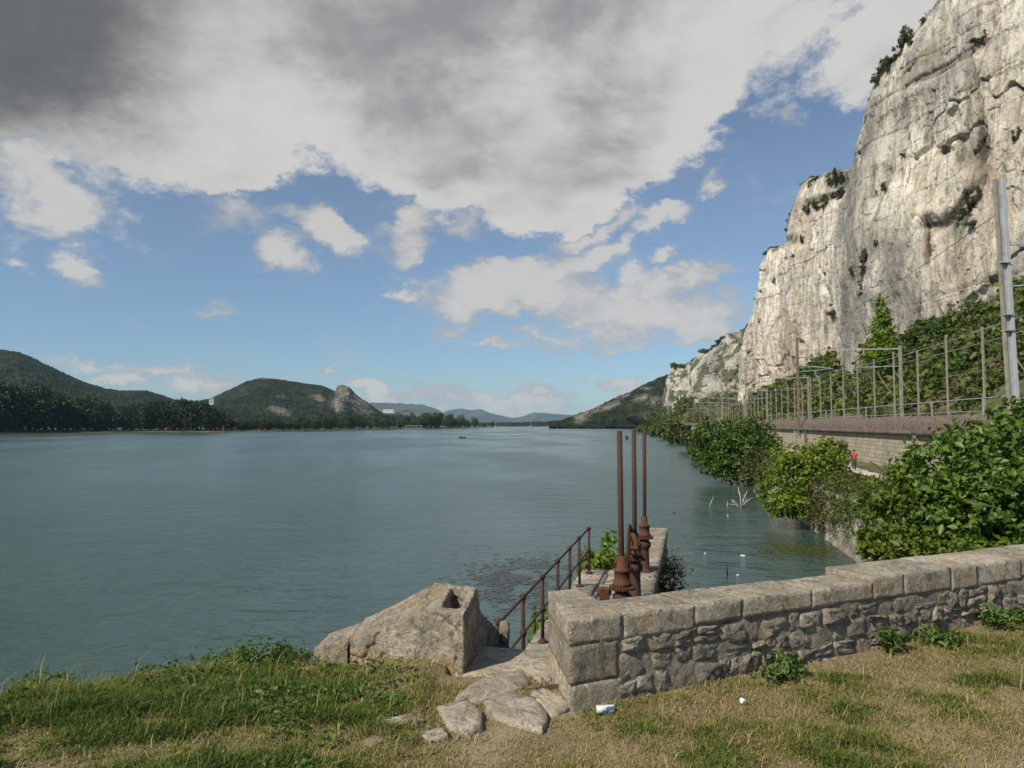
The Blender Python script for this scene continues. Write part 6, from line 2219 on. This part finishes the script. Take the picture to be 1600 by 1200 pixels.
w = gp(1335, 735, EYE - 3.02)
person('walker seen from behind in a red top and blue trousers on the footpath', (w[0], w[1], 3.02), -0.25, 1.46, mat_plain('red_cloth', (0.60, 0.035, 0.05), 0.9, var=0.1, scale=6, bstr=0), mat_plain('blue_denim', (0.035, 0.06, 0.13), 0.9, var=0.15, scale=8, bstr=0))
tag(MB().tube([(0, 0, 0), (0.02, 0.05, 1.0)], 0.035, 6).build('walking_pole', m_white, None, True, 0, (w[0] - 0.30, w[1] - 0.05, 3.0)), 'white stick held at the left side of the walker in red', 'stick')
w2 = gp(1321, 733, EYE - 3.02)
person('walker in brown and dark shorts half hidden by the fig bush', (w2[0], w2[1] + 1.0, 3.02), -0.25, 1.5, mat_plain('brown_cloth', (0.20, 0.105, 0.06), 0.9, var=0.1, scale=6, bstr=0), mat_plain('dark_cloth', (0.025, 0.03, 0.025), 0.9, var=0.1, scale=6, bstr=0))

# ================================================================== litter on the grass
m_can, t, b = new_mat('printed_can')
p = obj_vec(t)
wv = noise_n(t, p, 22.0, 2, 0.5).outputs['Fac']
link(t, mixc(t, maprange(t, wv, 0.52, 0.60), (0.80, 0.80, 0.80), (0.10, 0.16, 0.36)), b.inputs['Base Color'])
b.inputs['Metallic'].default_value = 0.2
b.inputs['Roughness'].default_value = 0.35
g_ = gp(946, 1106, 1.56)
can = empty('drink_can', (g_[0], g_[1], float(ground_z(*g_)) + 0.026), 0.1)
tag(can, 'white and blue drink can lying in the dry grass below the wall corner', 'can')
cv = MB()
prof = [(-.060, .024), (-.058, .027), (-.050, .0315), (.048, .0315), (.056, .027), (.059, .024)]
vs, fs = [], []
for x, r in prof:
    for k in range(18):
        a = 2 * math.pi * k / 18
        dent = 0.8 if 3 <= k <= 6 and -.055 < x < .05 else 1.0
        vs.append((x * 0.85, r * 0.75 * math.cos(a) * dent, r * 0.75 * math.sin(a) * dent))
for i in range(len(prof) - 1):
    for k in range(18):
        a, b2 = i * 18 + k, i * 18 + (k + 1) % 18
        fs.append((a, b2, b2 + 18, a + 18))
cv.add(vs, fs).build('shell', m_can, can, True)
lid = MB()
for x in (-.0512, .0504):
    lid = MB().add([(x, .017 * math.cos(2 * math.pi * k / 18), .017 * math.sin(2 * math.pi * k / 18)) for k in range(18)] + [(x - .001 * (1 if x > 0 else -1), 0, 0)], [(k, (k + 1) % 18, 18) for k in range(18)])
    lid.build('lid', m_galv, can)
g_ = gp(1160, 1099, 1.56)
me = rough_box('paper_scrap', (-.018, -.014, -.008), (.018, .014, .022), m_white, 1901, 0.02, 0.009, 0.006, None, False)
tag(obj('paper_scrap', me, None, (g_[0], g_[1], float(ground_z(*g_)) + 0.018), (0.3, 0.2, 0.4)), 'small crumpled white paper in the dry grass before the wall', 'litter')

# ================================================================== the air
hz = MB().box((0, 0, 165.0), (26400, 26400, 336.0))
m_haze = bpy.data.materials.new('haze_air')
m_haze.use_nodes = True
t = m_haze.node_tree
t.nodes.clear()
out = NN(t, 'ShaderNodeOutputMaterial')
pv = NN(t, 'ShaderNodeVolumePrincipled')
pv.inputs['Color'].default_value = (0.48, 0.74, 1.0, 1)
pv.inputs['Density'].default_value = 0.000036
pv.inputs['Anisotropy'].default_value = 0.0
link(t, pv.outputs[0], out.inputs['Volume'])
hz.build('haze', m_haze)
tag(bpy.data.objects['haze'], kind='stuff')
